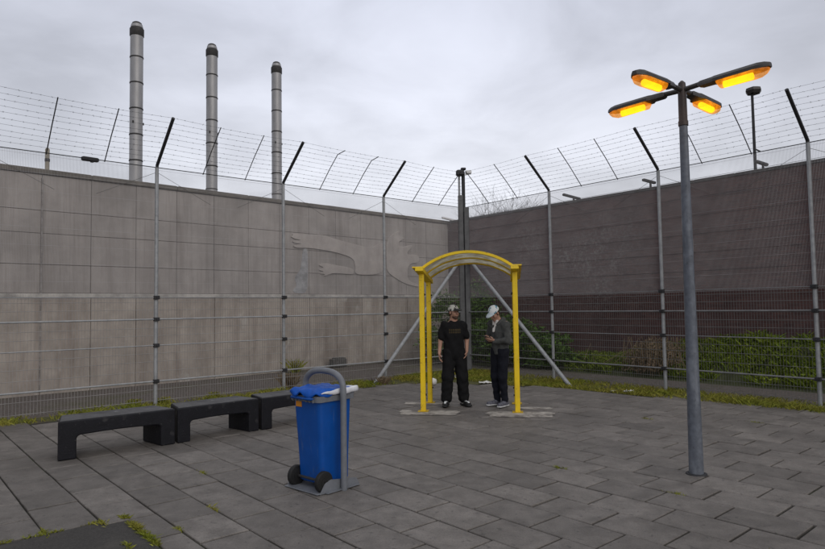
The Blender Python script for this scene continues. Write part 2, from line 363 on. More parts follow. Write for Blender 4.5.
edge = [(-14.5, 2.35), (-6.36, 9.63), (-5.8, 10.2), (-1.58, 13.45), (-.32, 14.35), (1.25, 14.15), (2.6, 13.62), (3.58, 12.8), (4.857, 11.45), (6.19, 10.05), (14.0, .75)]
yard = edge + [(14, -9), (-14.5, -9)]
def inside(x, y, poly):
    c = False; j = len(poly) - 1
    for i in range(len(poly)):
        xi, yi = poly[i]; xj, yj = poly[j]
        if (yi > y) != (yj > y) and x < (xj - xi) * (y - yi) / (yj - yi) + xi: c = not c
        j = i
    return c
PA = R(41.0)
Vx = Vector((math.cos(PA), math.sin(PA), 0)); Ux = Vector((math.sin(PA), -math.cos(PA), 0))
def uv(u, v, z=0): p = Ux * u + Vx * v; return Vector((p.x, p.y, z))
AU0, AV0 = -5.72, 1.66                                  # corner of the asphalt patch
slabs = MB(); ROW = .412; LEN = .60; g_ = .005
for k in range(-45, 46):
    v0 = 1.072 + ROW * k; v1 = v0 + ROW
    off = -4.08 + (0 if k % 2 == 0 else .29) + random.uniform(-.02, .02)
    for i in range(-45, 45):
        u0 = off + LEN * i; u1 = u0 + LEN; a0, a1, b0, b1 = u0, u1, v0, v1
        if u1 > AU0 and v0 < AV0:                        # cut round the asphalt
            if u0 >= AU0 - .05:
                if v1 < AV0 + .06: continue
                b0 = max(v0, AV0)
            elif v1 > AV0 + .06: pass
            else: a1 = min(u1, AU0)
            if a1 - a0 < .2: continue
        elif v0 < AV0 and 0 <= AU0 - u1 < .2: a1 = AU0
        cx, cy = uv((a0 + a1) / 2, (b0 + b1) / 2).xy
        if not inside(cx, cy, yard) or cy < -6: continue
        gg = g_ + random.uniform(0, .003)
        zt = random.gauss(0, .0018); tx = random.gauss(0, .004); ty = random.gauss(0, .005)
        slabs.tone = min(1, max(0, random.gauss(.5, .25)))
        um, vm = (a0 + a1) / 2, (b0 + b1) / 2
        def top(u, v, d): return uv(u, v, zt + (u - um) * tx + (v - vm) * ty + d)
        ring = lambda ins, d: [top(a0 + ins + .0035, b0 + ins + .0012, d), top(a1 - ins - .0035, b0 + ins + .0012, d), top(a1 - ins - .0035, b1 - ins - .0012, d), top(a0 + ins + .0035, b1 - ins - .0012, d)]
        r0, r1, r2 = ring(gg, -.04), ring(gg, -.006), ring(gg + .006, 0)
        vs = r0 + r1 + r2
        slabs.face(vs, [(8, 9, 10, 11)] + [(j, (j + 1) % 4, 4 + (j + 1) % 4, 4 + j) for j in range(4)] + [(4 + j, 4 + (j + 1) % 4, 8 + (j + 1) % 4, 8 + j) for j in range(4)])
struct(slabs.build('pavement', M['slab'], tone=True))
def sheet(name, poly, z, m, kind=True):
    b = MB(); b.face([(x, y, z) for x, y in poly], [tuple(range(len(poly)))])
    o = b.build(name, m)
    me = o.data
    if me.polygons[0].normal.z < 0: me.flip_normals()
    return struct(o) if kind else o
sheet('paving_bed', yard, -.018, M['bed'])
pa = [uv(AU0 + .012, AV0 - .012), uv(AU0 + .012, AV0 - 8), uv(AU0 + 9, AV0 - 8), uv(AU0 + 9, AV0 - .012)]
sheet('asphalt', [(p.x, p.y) for p in pa], -.007, M['asphalt'])
# soil strip between paving and fence, gravel paths behind the fences
strip = edge + [tuple(fence_pt('R', 19, 0, -.15).xy), tuple((C2 + Vector((0, .2, 0))).xy), tuple(fence_pt('L', 19, 0, -.15).xy)]
sheet('grass_strip', strip, -.02, M['strip_soil'])
def strip_poly(side, d0, d1, t0=0, t1=19): return [tuple(fence_pt(side, t, 0, -d).xy) for t, d in ((t0, d0), (t1, d0), (t1, d1), (t0, d1))]
sheet('path', strip_poly('R', .16, 1.75, -.2), -.03, M['gravel'])
sheet('path', strip_poly('L', .16, 3.6, -.2, 17), -.034, M['gravel'])

# ------------------------------------------------------------------ walls
WA = Vector((-7.3, 14.4, 0)); wd = (Vector((1.43, 23.05, 0)) - WA).normalized(); wn = Vector((wd.y, -wd.x, 0))   # left wall, normal to the yard
WH = 4.9
w = thing('concrete_wall', 'tall grey cast concrete wall of square panels on the left with arm reliefs', 'wall', WA)
w.rotation_euler = (0, 0, 0)
ss = [-12.4 + 1.013 * i - .0 for i in range(0, 40)]
ph = -1.17
joints = [ph + 1.013 * i for i in range(-11, 14)]
joints = [j for j in joints if j > -13] + [12.95]
zs = [2.16, 2.79, 3.475, 3.98, 4.78]
pan = MB()
def wbox(b, s0, s1, z0, z1, d0, d1, bev=.008):
    c = WA + wd * ((s0 + s1) / 2) + wn * ((d0 + d1) / 2) + UP * ((z0 + z1) / 2)
    b.box(c, (s1 - s0, abs(d1 - d0), z1 - z0), (wd, wn, UP), bevel=bev)
for a, b_ in zip(joints[:-1], joints[1:]):
    for z0, z1 in zip(zs[:-1], zs[1:]):
        wbox(pan, a + .005, b_ - .005, z0 + .005, z1 - .005, -.06, random.uniform(-.002, .003))
pan.build('panel_face', M['wall'], w)
lowp = MB()
for a, b_ in zip(joints[:-1], joints[1:]):
    wbox(lowp, a + .005, b_ - .005, -.1, 2.06, -.06, .035 + random.uniform(-.002, .002))
lowp.build('lower_panel_face', M['wall_low'], w)
bk = MB(); wbox(bk, joints[0], 12.95, -.1, 4.775, -.3, -.012, 0); bk.build('core', M['groove'], w)
lg = MB(); wbox(lg, joints[0], 12.95, 2.065, 2.155, -.06, .06, .012); lg.build('ledge', M['ledge'], w)
cp = MB()
for a, b_ in zip(joints[:-1:2], joints[2::2] + [12.95]):
    wbox(cp, a + .004, b_ - .004, 4.785, WH, -.34, .05 + random.uniform(-.004, .004), .015)
cp.build('coping', M['coping'], w)

# traced reliefs and patches: photograph pixels -> wall plane
def ray(px, py):
    ur, vr = px - 412.5, 274.5 - py
    u = ur * math.cos(ROLL) + vr * math.sin(ROLL); v = -ur * math.sin(ROLL) + vr * math.cos(ROLL)
    return Vector((u / FPX, math.cos(PITCH) - v / FPX * math.sin(PITCH), math.sin(PITCH) + v / FPX * math.cos(PITCH)))
def onwall(px, py):
    r = ray(px, py); s = WA.dot(wn) / r.dot(wn); P = Vector((0, 0, CZ)) + r * s
    return ((P - WA).dot(wd), P.z)
def wpoly(name, pts, d0, d1, m, bevel):
    for _ in range(2):                                      # soften the corners
        pts = [p for (x0, y0), (x1, y1) in zip(pts, pts[1:] + pts[:1]) for p in ((.78 * x0 + .22 * x1, .78 * y0 + .22 * y1), (.22 * x0 + .78 * x1, .22 * y0 + .78 * y1))]
    q = [onwall(290 + x * .182, 200 + y * .182) for x, y in pts]
    b = MB(); b.prism(q, WA, wd, UP, wn, d0, d1)
    o = b.build(name, m, w, bevel=bevel); return o
wpoly('arm_relief', [(8, 186), (60, 184), (110, 195), (165, 188), (240, 213), (330, 238), (450, 268), (505, 222), (520, 300), (514, 385), (470, 412), (352, 410), (357, 372), (345, 318), (240, 285), (110, 264), (55, 264), (30, 262), (12, 252), (40, 244), (62, 240), (30, 238), (6, 228), (34, 222), (60, 222), (24, 214), (2, 204), (14, 194)], -.03, .04, M['relief'], .016)
wpoly('arm_relief', [(150, 357), (185, 345), (240, 357), (346, 374), (346, 410), (300, 406), (230, 401), (180, 422), (192, 407), (155, 404), (188, 394), (148, 383), (188, 372)], -.03, .036, M['relief'], .013)
wpoly('hand_relief', [(526, 252), (540, 202), (606, 163), (588, 195), (634, 210), (590, 232), (600, 262), (682, 243), (628, 302), (705, 300), (708, 345), (645, 352), (640, 440), (708, 468), (700, 480), (620, 458), (545, 408), (527, 380)], -.03, .034, M['relief'], .013)
wpoly('limewash_patch', [(70, 268), (96, 262), (98, 400), (94, 512), (30, 512), (12, 498), (40, 470), (22, 430), (58, 380), (64, 330)], -.03, .009, M['patch'], 0)
# drain streak on the joint to the far left
st = MB(); wbox(st, -1.19, -1.16, .02, 4.7, -.02, .0425, 0); st.build('stained_joint', M['stain'], w)

RA = Vector((1.33, 22.95, 0)); rd = (Vector((9.1, 13.5, 0)) - Vector((2.07, 21.95, 0))).normalized(); rn = Vector((-rd.y, rd.x, 0)); rn = rn if rn.y < 0 else -rn
bw = thing('brick_wall', 'long dark plum brick wall with worn whitewash on the right', 'wall', RA)
b = MB(); b.box((10.2, -.0, 2.38), (20.4, .3, 4.86)); o = b.build('brickwork', M['brick'], bw, origin=(0, 0, 0)); o.location = -rn * .15 + Vector((0, 0, 0)); o.rotation_euler = (0, 0, math.atan2(rd.y, rd.x))
b = MB()
for i in range(20): b.box((.1 + i * 1.02 + .5, 0, 4.85), (1.012, .36, .08), bevel=.01)
o = b.build('coping', M['housing'], bw, origin=(0, 0, 0)); o.location = -rn * .15; o.rotation_euler = (0, 0, math.atan2(rd.y, rd.x))
for s in (12.0,):
    pass

# ------------------------------------------------------------------ fences
def strand(b, pts, r, sag=.0):
    P = []
    for p, q in zip(pts[:-1], pts[1:]):
        for i in range(6):
            t = i / 6; v = p.lerp(q, t); P.append(v - UP * sag * 4 * t * (1 - t))
    P.append(pts[-1]); b.tube(P, r, 4, False); return P
def barbs(b, P, step=.13):
    for p, q in zip(P[:-1], P[1:]):
        d = q - p; n = max(1, int(d.length / step))
        for i in range(n):
            c = p.lerp(q, (i + random.uniform(.3, .7)) / n)
            if c.y < 4: continue
            e = d.normalized(); s = e.cross(UP).normalized()
            for _ in range(2):
                a = (UP * random.uniform(-1, 1) + s * random.uniform(-1, 1) + e * .5).normalized() * .017
                b.tube([c - a, c + a], .0017, 3, False)
def make_fence(side, ts, label):
    rootp = fence_pt(side, 5.5)
    root = thing('security_fence', label, 'fence', rootp)
    d, n = (dL, nL) if side == 'L' else (dR, nR)
    for t in ts:
        p = fence_pt(side, t)
        b = MB(); b.tube([p + UP * -.1, p + UP * FH], .034 if t > 0 else .055, 10)
        post = b.build('post', M['galv'], root, smooth='auto')
        if t == 0: continue
        a = MB(); top = fence_pt(side, t, FH + AU, AO)
        a.tube([p + UP * (FH - .04), p + UP * (FH + .03) + n * .012, top], .031, 8); a.build('arm', M['galv_dark'], post, smooth='auto')  # dark metal puts the arms' backlit silhouette into their colour
        for z in (.437, 1.10, 1.585, 1.99):
            c = MB(); c.box(p + UP * z + n * .03, (.10, .075, .07), (d, n, UP), bevel=.006)
            c.box(p + UP * z + n * .072, (.024, .014, .024), (d, n, UP)); c.build('clamp', M['galv_dark'], post)
        for sg in (-1, 1):
            s_ = MB(); s_.tube([p + UP * (FH - .1), p + d * sg * 1.05 + UP * (FH - .62)], .0035, 4); s_.build('stay_wire', M['wire_low'], post)
    for t0, t1 in zip(ts[:-1], ts[1:]):
        e0, e1 = t0 + .04, t1 - .04
        b = MB(); k = int((e1 - e0) / .0165)                    # fine upper mesh
        for i in range(k + 1):
            p = fence_pt(side, e0 + (e1 - e0) * i / k, 0, -.012); b.tube([p + UP * 1.96, p + UP * FH], .0019, 3, False)
        z = 1.96; i = 0
        while z < FH:
            b.tube([fence_pt(side, e0, z, -.008), fence_pt(side, e1, z, -.008)], .0019, 3, False); z += .305
        b.build('fine_mesh_panel', M['wire'], root)
        b = MB()
        for z in ((2.36, 2.72, 3.08, 3.44, 3.8, 4.16) if side == 'R' else (3.1, 3.8)): b.tube([fence_pt(side, e0, z, .002), fence_pt(side, e1, z, .002)], .003, 4, False)
        if side == 'R': b.build('line_wire', M['wire_dark'], root)
        b = MB(); k = int((e1 - e0) / .05)                     # open lower mesh
        for i in range(k + 1):
            p = fence_pt(side, e0 + (e1 - e0) * i / k, 0, -.012); b.tube([p + UP * .05, p + UP * 1.98], .003, 4, False)
        for z in (.08, .28, .62, .80, .95, 1.28, 1.42, 1.76, 1.9):
            b.tube([fence_pt(side, e0, z, -.004), fence_pt(side, e1, z, -.004)], .0042, 4, False)
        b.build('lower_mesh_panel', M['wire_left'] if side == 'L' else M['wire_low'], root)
        for z, r in ((.437, .0155), (1.10, .010), (1.585, .015), (1.99, .007)):
            b = MB(); b.tube([fence_pt(side, t0 + .03, z, .03), fence_pt(side, t1 - .03, z, .03)], r, 8); b.build('rail', M['rail'] if side == 'R' else M['galv'], root, smooth='auto')
        b = MB(); b.tube([fence_pt(side, t0 + .02, FH - .01), fence_pt(side, t1 - .02, FH - .01)], .008, 6); b.build('top_wire', M['galv_dark'], root)
        for q in (1, 2):                                        # thin wire spreaders between the arms
            t = t0 + (t1 - t0) * q / 3
            p0, p1 = fence_pt(side, t, FH - .03, 0), fence_pt(side, t, FH + AU - .01, AO)
            pts = [p0, p0.lerp(p1, .5) + UP * .02, p1]
            if side == 'L' and abs(t - 3.73) < .4 and q == 1 or (side == 'L' and abs(t0 - 2.79) < .1 and q == 2):
                pts = [p0, p0.lerp(p1, .5) + UP * .02, p0.lerp(p1, .88), p0.lerp(p1, 1.0) - d * .13 - UP * .0]
            b = MB(); b.tube(pts, .0095, 6); b.build('wire_spreader', M['galv_dark'], root)
    for i in range(1, 11):
        fr = i / 10; pts = []
        pts.append(C2 + (nL + nR) * AO * fr * .98 + UP * (FH + AU * fr))
        for t in ts[1:]: pts.append(fence_pt(side, t, FH + AU * fr, AO * fr))
        b = MB(); P = strand(b, pts, .0019, .012 + .02 * random.random()); barbs(b, P)
        b.build('barbed_wire', M['wire_dark'], root)
    return root
make_fence('L', [0, 2.79, 5.565, 8.244, 11.0, 13.75], 'galvanised mesh fence with leaning barbed wire in front of the concrete wall')
make_fence('R', [0, 2.95, 5.73, 8.46, 11.2, 14.0], 'galvanised mesh fence with leaning barbed wire in front of the brick wall')

# corner mast with camera, diagonal braces
cm = thing('camera_mast', 'dark steel mast with a small camera in the fence corner', 'mast', C2 + nL * .1 + nR * .1)
pm = C2 + nL * .02 + nR * .02
for dd, hh in ((Vector((-.075, 0, 0)), 4.83), (Vector((.08, 0, 0)), 4.5)):
    b = MB(); b.box(pm + dd + UP * (hh / 2 - .05) + Vector((0, -.08, 0)), (.135, .11, hh), bevel=.012); b.build('column', M['mast'], cm)
b = MB(); b.tube([pm + Vector((.01, -.08, 4.3)), pm + Vector((.01, -.08, 5.42))], .05, 10); b.build('pole', M['galv_dark'], cm, smooth='auto')
b = MB(); b.tube([pm + Vector((-.105, -.1, 4.7)), pm + Vector((-.105, -.1, 5.3))], .03, 8); b.build('conduit', M['galv'], cm, smooth='auto')
b = MB(); b.box(pm + Vector((-.08, -.16, 5.38)), (.22, .2, .16), bevel=.03); b.box(pm + Vector((.01, -.16, 5.49)), (.14, .14, .06), bevel=.015); b.build('junction_box', M['galv_dark'], cm)
b = MB(); b.box(pm + Vector((.15, -.16, 5.4)), (.17, .12, .1), bevel=.02); b.tube([pm + Vector((.06, -.16, 5.33)), pm + Vector((.16, -.16, 5.35))], .015, 6); b.build('camera_head', M['white'], cm)
for foot, top, lab in (((-.944, 14.38), C2 + Vector((-.12, -.22, 3.0)), 'diagonal grey steel brace slanting down left of the fence corner'),
                       ((3.373, 13.347), C2 + Vector((.12, -.22, 3.0)), 'diagonal grey steel brace slanting down right of the fence corner')):
    f0 = Vector((*foot, -.06)); bt = thing('fence_brace', lab, 'brace', (foot[0], foot[1], 0), 'diagonal braces at the fence corner')
    b = MB(); b.tube([f0, top], .046, 10); b.build('tube', M['galv'], bt, smooth='auto')
    b = MB(); b.box(top - UP * .02, (.13, .1, .16), bevel=.01); b.build('bracket', M['galv_dark'], bt)

# ------------------------------------------------------------------ things beyond the walls
for px, py_top, Y in ((137, 22, 24.8), (212, 44, 28.2), (276.5, 62, 31.0)):
    r = ray(px, py_top); P = r * (Y / r.y); x = P.x; top = P.z + CZ; rad = {24.8: .25, 28.2: .25, 31.0: .25}[Y]
    lab = {137: 'nearest and tallest looking metal flue with soot cap behind the concrete wall', 212: 'middle metal flue of three behind the concrete wall', 276.5: 'rightmost and farthest metal flue, beside the leaning fence arm'}[px]
    c = thing('chimney', lab, 'chimney', (x, Y, 0), 'steel flues behind the concrete wall')
    b = MB(); b.lathe((x, Y, 0), [(rad, -.1), (rad, top - .62)], 24); b.build('flue', M['steelflue'], c, smooth='auto')
    for k in range(12):
        z = top - 1.5 - k * 1.06
        if z < .6: break
        b = MB(); b.lathe((x, Y, z), [(rad + .002, -.03), (rad + .016, -.02), (rad + .016, .02), (rad + .002, .03)], 24); b.build('clamp_band', M['fluecap'], c, smooth='auto')
    b = MB(); b.lathe((x, Y, top - .62), [(rad + .012, 0), (rad + .025, .02), (rad + .025, .3), (rad * .97, .34), (rad * .95, .36), (rad * .72, .56), (rad * .5, .6), (.02, .62)], 24); b.build('cap', M['fluecap'], c, smooth='auto')
    b = MB(); b.lathe((x, Y, top - .26), [(rad * .97, 0), (rad * .9, .08), (rad * .86, .13)], 24, False); b.build('rain_hood', M['steelflue'], c, smooth='auto')
    for k in range(3):
        a = 2 * math.pi * k / 3 + .5
        b = MB(); b.box((x + math.cos(a) * rad * 1.05, Y + math.sin(a) * rad * 1.05, top - 4.2), (.05, .05, .09)); b.build('bolt', M['fluecap'], c)
# stub post behind the left wall
r = ray(47.5, 148); P = r * (15.4 / r.y)
sp = thing('concrete_post', 'pale round topped post rising behind the left end of the concrete wall', 'post', (P.x, 15.4, 0))
b = MB(); b.lathe((P.x, 15.4, 0), [(.05, -.1), (.05, P.z + CZ - .04), (.035, P.z + CZ - .01), (.01, P.z + CZ)], 12); b.build('shaft', M['post_concrete'], sp, smooth='auto')
b = MB(); b.lathe((P.x, 15.4, P.z + CZ - .35), [(.054, 0), (.058, .02), (.058, .06), (.054, .08)], 12); b.build('band', M['galv_dark'], sp)
# small bars on wall tops
def bar(px0, py0, px1, py1, Y, base_dz, lab, light=False):
    a = ray(px0, py0); a = a * (Y / a.y) + UP * CZ; c = ray(px1, py1); c = c * ((Y + .25) / c.y) + UP * CZ
    mid = a.lerp(c, .62); base = Vector((mid.x, mid.y, mid.z - base_dz))
    t = thing('sensor_bar', lab, 'sensor', base, 'sensor bars along the wall tops')
    b = MB(); dd = (c - a); ex = dd.normalized(); ey = ex.cross(UP).normalized(); b.box(a.lerp(c, .5), (dd.length, .09, .07), (ex, ey, ey.cross(ex) * -1), bevel=.012); b.build('bar', M['white'] if light else M['galv_dark'], t)
    b = MB(); b.tube([base, mid], .03, 8); b.build('stem', M['galv_dark'], t)
bar(82, 158.2, 98, 160.5, 10.75, .05, 'dark slim bar lying on the fence top wire left of the tallest flue')
bar(442, 217.5, 456, 221, 22.6, .12, 'pale slim bar on top of the concrete wall by the corner mast', True)
bar(563, 194.5, 580, 199, 18.9, .35, 'dark slim bar on a stem on the brick wall, nearest the bare tree')
bar(643, 179.8, 655, 183, 17.1, .22, 'dark slim bar on the brick wall behind a fence post left of the street lamp')
bar(756, 161.5, 767, 165, 15.2, .12, 'dark slim bar on the brick wall at the foot of the small area light')
# area light beyond the brick wall
r = ray(752, 92); Y = 17.0; P = r * (Y / r.y); x = P.x; zt = P.z + CZ
al = thing('area_light', 'small unlit hexagonal lamp on a thin pole behind the brick wall', 'lamp', (x, Y, 0))
b = MB(); b.tube([(x, Y, -.1), (x, Y, zt - .02)], .055, 10, r2=.035); b.build('pole', M['galv_dark'], al, smooth='auto')
b = MB(); b.tube([(x, Y, zt - 1.6), (x + .16, Y, zt - 1.68)], .02, 6); b.build('bracket', M['galv_dark'], al)
b = MB(); b.lathe((x + .04, Y, zt - .06), [(.17, 0), (.22, .08), (.20, .15), (.13, .18)], 6); b.build('lamp_head', M['housing'], al)

# bare tree behind the brick wall
def branch(b, p, d, l, r, depth):
    q = p + d * l; b.tube([p, p.lerp(q, .5) + Vector((random.gauss(0, .04), random.gauss(0, .04), 0)) * l, q], r, 5 if depth > 2 else 3, False, r2=r * .62)
    if depth == 0: return
    for _ in range(random.choice((2, 3, 3)) if depth > 1 else 3):
        a = Vector((random.gauss(0, .55), random.gauss(0, .55), random.gauss(.25, .3)))
        branch(b, p.lerp(q, random.uniform(.55, 1)), (d + a).normalized(), l * random.uniform(.62, .85), r * .55, depth - 1)
tr = thing('bare_tree', 'leafless twiggy tree showing over the brick wall near the corner', 'tree', (3.75, 25.5, 0))
b = MB(); b.tube([(3.75, 25.5, -.1), (3.8, 25.5, 1.8), (3.75, 25.45, 3.6)], .16, 8, r2=.1); b.build('trunk', M['bark'], tr, smooth=True)
b = MB(); random.seed(21)
for k in range(24):
    a = k * 2.4; branch(b, Vector((3.75, 25.45, 3.2 + random.random() * .5)), Vector((math.cos(a) * random.uniform(.3, 1.1), math.sin(a) * .3, .8)).normalized(), random.uniform(.95, 1.35), .026, 4)
b.build('crown', M['bark'], tr)

# ------------------------------------------------------------------ vegetation by the fences
def leaf(b, p, s, up=.3):
    a = Vector((random.gauss(0, 1), random.gauss(0, 1), random.gauss(up, .6))).normalized(); c = a.cross(Vector((random.gauss(0, 1), random.gauss(0, 1), random.gauss(0, 1)))).normalized()
    e = a.cross(c); b.tone = min(1, max(0, random.gauss(.5, .28)))
    b.face([p - a * s, p + c * s * .42, p + a * s, p - c * s * .42 + e * s * .15], [(0, 1, 2), (0, 2, 3)])
def blade(b, p, h, wdt, lean=.5):
    ang = random.random() * 6.283; s = Vector((math.cos(ang), math.sin(ang), 0)); l = Vector((random.gauss(0, lean), random.gauss(0, lean), 0)) * h
    b.tone = min(1, max(0, random.gauss(.5, .28)))
    b.face([p - s * wdt, p + s * wdt, p + l * .45 + UP * h * .65 + s * wdt * .6, p + l + UP * h], [(0, 1, 2), (0, 2, 3)])
def vnoise(x, y, s=0):
    return (math.sin(x * 1.7 + s) * math.cos(y * 2.1 - s * 1.3) + .6 * math.sin(x * 4.1 + y * 3.3 + s * 2) + .4 * math.sin(x * 9.3 - y * 7.9 + s)) / 2
random.seed(5)
gb = MB()
# grass along both fences: thick near the paving edge, patchy
def dist_edge(x, y):
    best = 9
    for (x0, y0), (x1, y1) in zip(edge[:-1], edge[1:]):
        dx, dy = x1 - x0, y1 - y0; t = max(0, min(1, ((x - x0) * dx + (y - y0) * dy) / (dx * dx + dy * dy)))
        best = min(best, math.hypot(x - x0 - dx * t, y - y0 - dy * t))
    return best
for side in 'LR':
    for _ in range(52000):
        t = random.uniform(-.5, 14 if side == 'R' else 13.5); off = random.uniform(-.25, 1.6)
        p = fence_pt(side, t, -.02, off)
        if p.y > 17.2: continue
        ins = inside(p.x, p.y, yard); de = dist_edge(p.x, p.y)
        if ins and de > random.random() ** 2 * .12: continue
        dens = (.5 if side == 'R' else .15) + .55 * vnoise(p.x, p.y, 1 if side == 'L' else 3)
        if de < .22: dens += .32 if side == 'R' else .2
        if random.random() > dens * (1.0 if vnoise(p.x * 1.3, p.y * 1.1, 9) > -.3 else .25): continue
        h = random.uniform(.03, .085) * (1 + .8 * max(0, vnoise(p.x * .7, p.y * .7, 5)))
        blade(gb, p, h, random.uniform(.004, .009), .7)
go = gb.build('grass', M['grass'], tone=True); go['kind'] = 'stuff'
mo = MB()                                                  # moss and tiny grass in the paving joints
def moss_at(u, v, n, r, h=.03):
    for _ in range(n):
        p = uv(u + random.gauss(0, r), v + random.gauss(0, .012), -.012); blade(mo, p, random.uniform(.012, h), random.uniform(.003, .007), .9)
for i in range(120):
    s_ = random.random()
    if vnoise(s_ * 9, 2) > -.15: moss_at(AU0 + s_ * .95, AV0 + .0, 26, .02)
for i in range(70):
    s_ = random.random()
    if vnoise(s_ * 7, 5) > .1:
        for _ in range(14):
            p = uv(AU0 + random.gauss(0, .012), AV0 - s_ * 1.6 + random.gauss(0, .03), -.012); blade(mo, p, random.uniform(.012, .03), random.uniform(.003, .007), .9)
for px, py in ((185, 527), (127, 517), (50, 531), (152, 539), (200, 512), (668, 497), (640, 420), (760, 421), (790, 547), (215, 470), (548, 471)):
    r = ray(px, py); P = Vector((0, 0, CZ)) + r * (-CZ / r.z); v = P.dot(Vx); u = P.dot(Ux)
    v = 1.072 + ROW * round((v - 1.072) / ROW)
    moss_at(u, v, 60, .05, .035)
mo = mo.build('joint_moss', M['grass'], tone=True); mo['kind'] = 'stuff'

# grass bank at the foot of the brick wall
GAP = 3.62
def bank_h(t, d):
    x = max(0, min(1, (d - 1.95) / 1.4)); s_ = x * x * (3 - 2 * x)
    h = .28 + .55 * (1 / (1 + math.exp(-(t - 3.9) * 3))) + .12 * vnoise(t * 1.1, d * 1.3, 2)
    return s_ * h
bk = MB(); NT, ND = 110, 16; vs = []; fs = []
for i in range(NT + 1):
    t = -1.5 + 17 * i / NT
    for j in range(ND + 1):
        dd = 1.6 + (GAP - 1.62) * j / ND; p = fence_pt('R', t, 0, -dd); p.z = bank_h(t, dd) - .04; vs.append(p)
for i in range(NT):
    for j in range(ND): a = i * (ND + 1) + j; fs.append((a, a + 1, a + ND + 2, a + ND + 1))
bk.face(vs, fs); struct(bk.build('grass_bank', M['bank'], smooth=True))
wb = MB(); db = MB(); random.seed(9)
for _ in range(46000):
    t = random.uniform(-1.2, 14); dd = 1.6 + (GAP - 1.65) * random.random() ** .8
    p = fence_pt('R', t, bank_h(t, dd) - .05, -dd)
    brown = math.exp(-((t - 4.15) / .62) ** 2)
    if random.random() < brown * .9: continue
    clump = vnoise(t * 1.6, dd * 1.9, 7)
    if dd < 2.05: continue
    if dd < 2.4 and clump < 0: continue
    if clump < -.35 and random.random() < .75: continue
    if random.random() < .5: blade(wb, p, random.uniform(.08, .2) * (1 + .6 * max(0, clump)), random.uniform(.006, .013), .6)
    else: leaf(wb, p + UP * random.uniform(.03, .14) * (1 + 1.4 * max(0, clump)), random.uniform(.025, .06))
wo = wb.build('weeds', M['weed'], tone=True); wo['kind'] = 'stuff'
bm_loc = fence_pt('R', 4.1, 0, -2.6)
mound = thing('bramble_mound', 'low heap of brown dead bramble on the bank before the brick wall', 'plant', bm_loc)
st_ = MB(); lf = MB()
for _ in range(170):
    p = bm_loc + dR * random.gauss(0, .4) - nR * random.uniform(-.6, .7); q = p + Vector((random.gauss(0, .35), random.gauss(0, .35), 0)); hgt = random.uniform(.45, .95)
    st_.tube([p, p.lerp(q, .4) + UP * hgt, q + UP * hgt * .45], .006, 3, False)
for _ in range(5200):
    a = Vector((random.gauss(0, 1), random.gauss(0, 1), abs(random.gauss(0, 1)))).normalized(); rr = random.random() ** .4
    p = bm_loc + dR * a.x * .85 * rr - nR * (a.y * .75 * rr) + UP * (.1 + a.z * .78 * rr); leaf(lf, p, random.uniform(.02, .045))
st_.build('stem', M['dry'], mound, tone=True); lf.build('foliage', M['dry'], mound, tone=True)
def bush(name, lab, c, lobes, n, size, seed, m='leaf'):
    random.seed(seed); t = thing(name, lab, 'bush', c, None); c = Vector(c)
    s = MB(); l = MB()
    for lc, lr in lobes:
        lc = Vector(lc)
        for k in range(7):
            tip = c + lc + Vector((random.gauss(0, .5) * lr[0], random.gauss(0, .5) * lr[1], random.gauss(.2, .4) * lr[2]))
            s.tube([c + Vector((lc.x * .4 + random.gauss(0, .08), lc.y * .4 + random.gauss(0, .08), -.05)), c + Vector((lc.x * .8, lc.y * .8, lc.z * .6)), tip], .02, 4, False, r2=.005)
        clumps = [Vector((random.gauss(0, 1), random.gauss(0, 1), random.gauss(0, 1))).normalized() * random.random() ** .45 for _ in range(26)]
        for _ in range(n):
            a = random.choice(clumps) + Vector((random.gauss(0, .16), random.gauss(0, .16), random.gauss(0, .13)))
            p = c + lc + Vector((a.x * lr[0], a.y * lr[1], a.z * lr[2]))
            if p.z > .02: leaf(l, p, random.uniform(size * .6, size * 1.3))
    s.build('stem', M['bark'], t); l.build('foliage', M[m], t, tone=True); return t
bush('ivy_bush', 'tall dark green bush in the corner where the two walls meet', (1.45, 20.3, 0), [((-.2, 0, 1.0), (.9, .8, 1.0)), ((.45, .3, 1.5), (.8, .7, 1.0)), ((.9, -.4, .7), (.9, .8, .75)), ((-.55, -.4, .6), (.6, .6, .6))], 3200, .07, 3)
bush('leafy_bush', 'lower green bush beside the yellow frame on the brick wall side', (3.1, 17.9, 0), [((0, 0, .6), (.9, .7, .65)), ((.8, -.5, .45), (.7, .6, .5)), ((-.6, .4, .8), (.7, .7, .7))], 2600, .06, 4)
def weed(lab, px, py, n, h, seed, dry=False):
    random.seed(seed); r = ray(px, py); P = Vector((0, 0, CZ)) + r * (-CZ / r.z)
    b = MB()
    for _ in range(n):
        p = P + Vector((random.gauss(0, .06), random.gauss(0, .06), -.03))
        if random.random() < .5: blade(b, p, random.uniform(.3, 1) * h, .009, .45)
        else: leaf(b, p + UP * random.uniform(0, h * .9), random.uniform(.018, .035))
    o = b.build('weed_tuft', M['grass'] if not dry else M['dry'], tone=True, origin=P); tag(o, lab, 'weed')
weed('small green weed tuft at the concrete wall foot, just above the bin hoop', 296, 371, 160, .4, 31)
weed('scrubby yellow brown weed clump by the fence left of the bin hoop', 288, 387, 420, .36, 32, True)
weed('bushy green tuft growing at the fence foot above the first bench end', 134, 402.5, 220, .11, 33)
weed('green tuft at the base of the fence post behind the bench gap', 163, 402, 200, .14, 34)
weed('green tuft by the fence just above the second bench', 214, 395, 160, .11, 35)
weed('low dry weed clump at the foot of the left fence brace', 383, 384, 240, .22, 36, True)

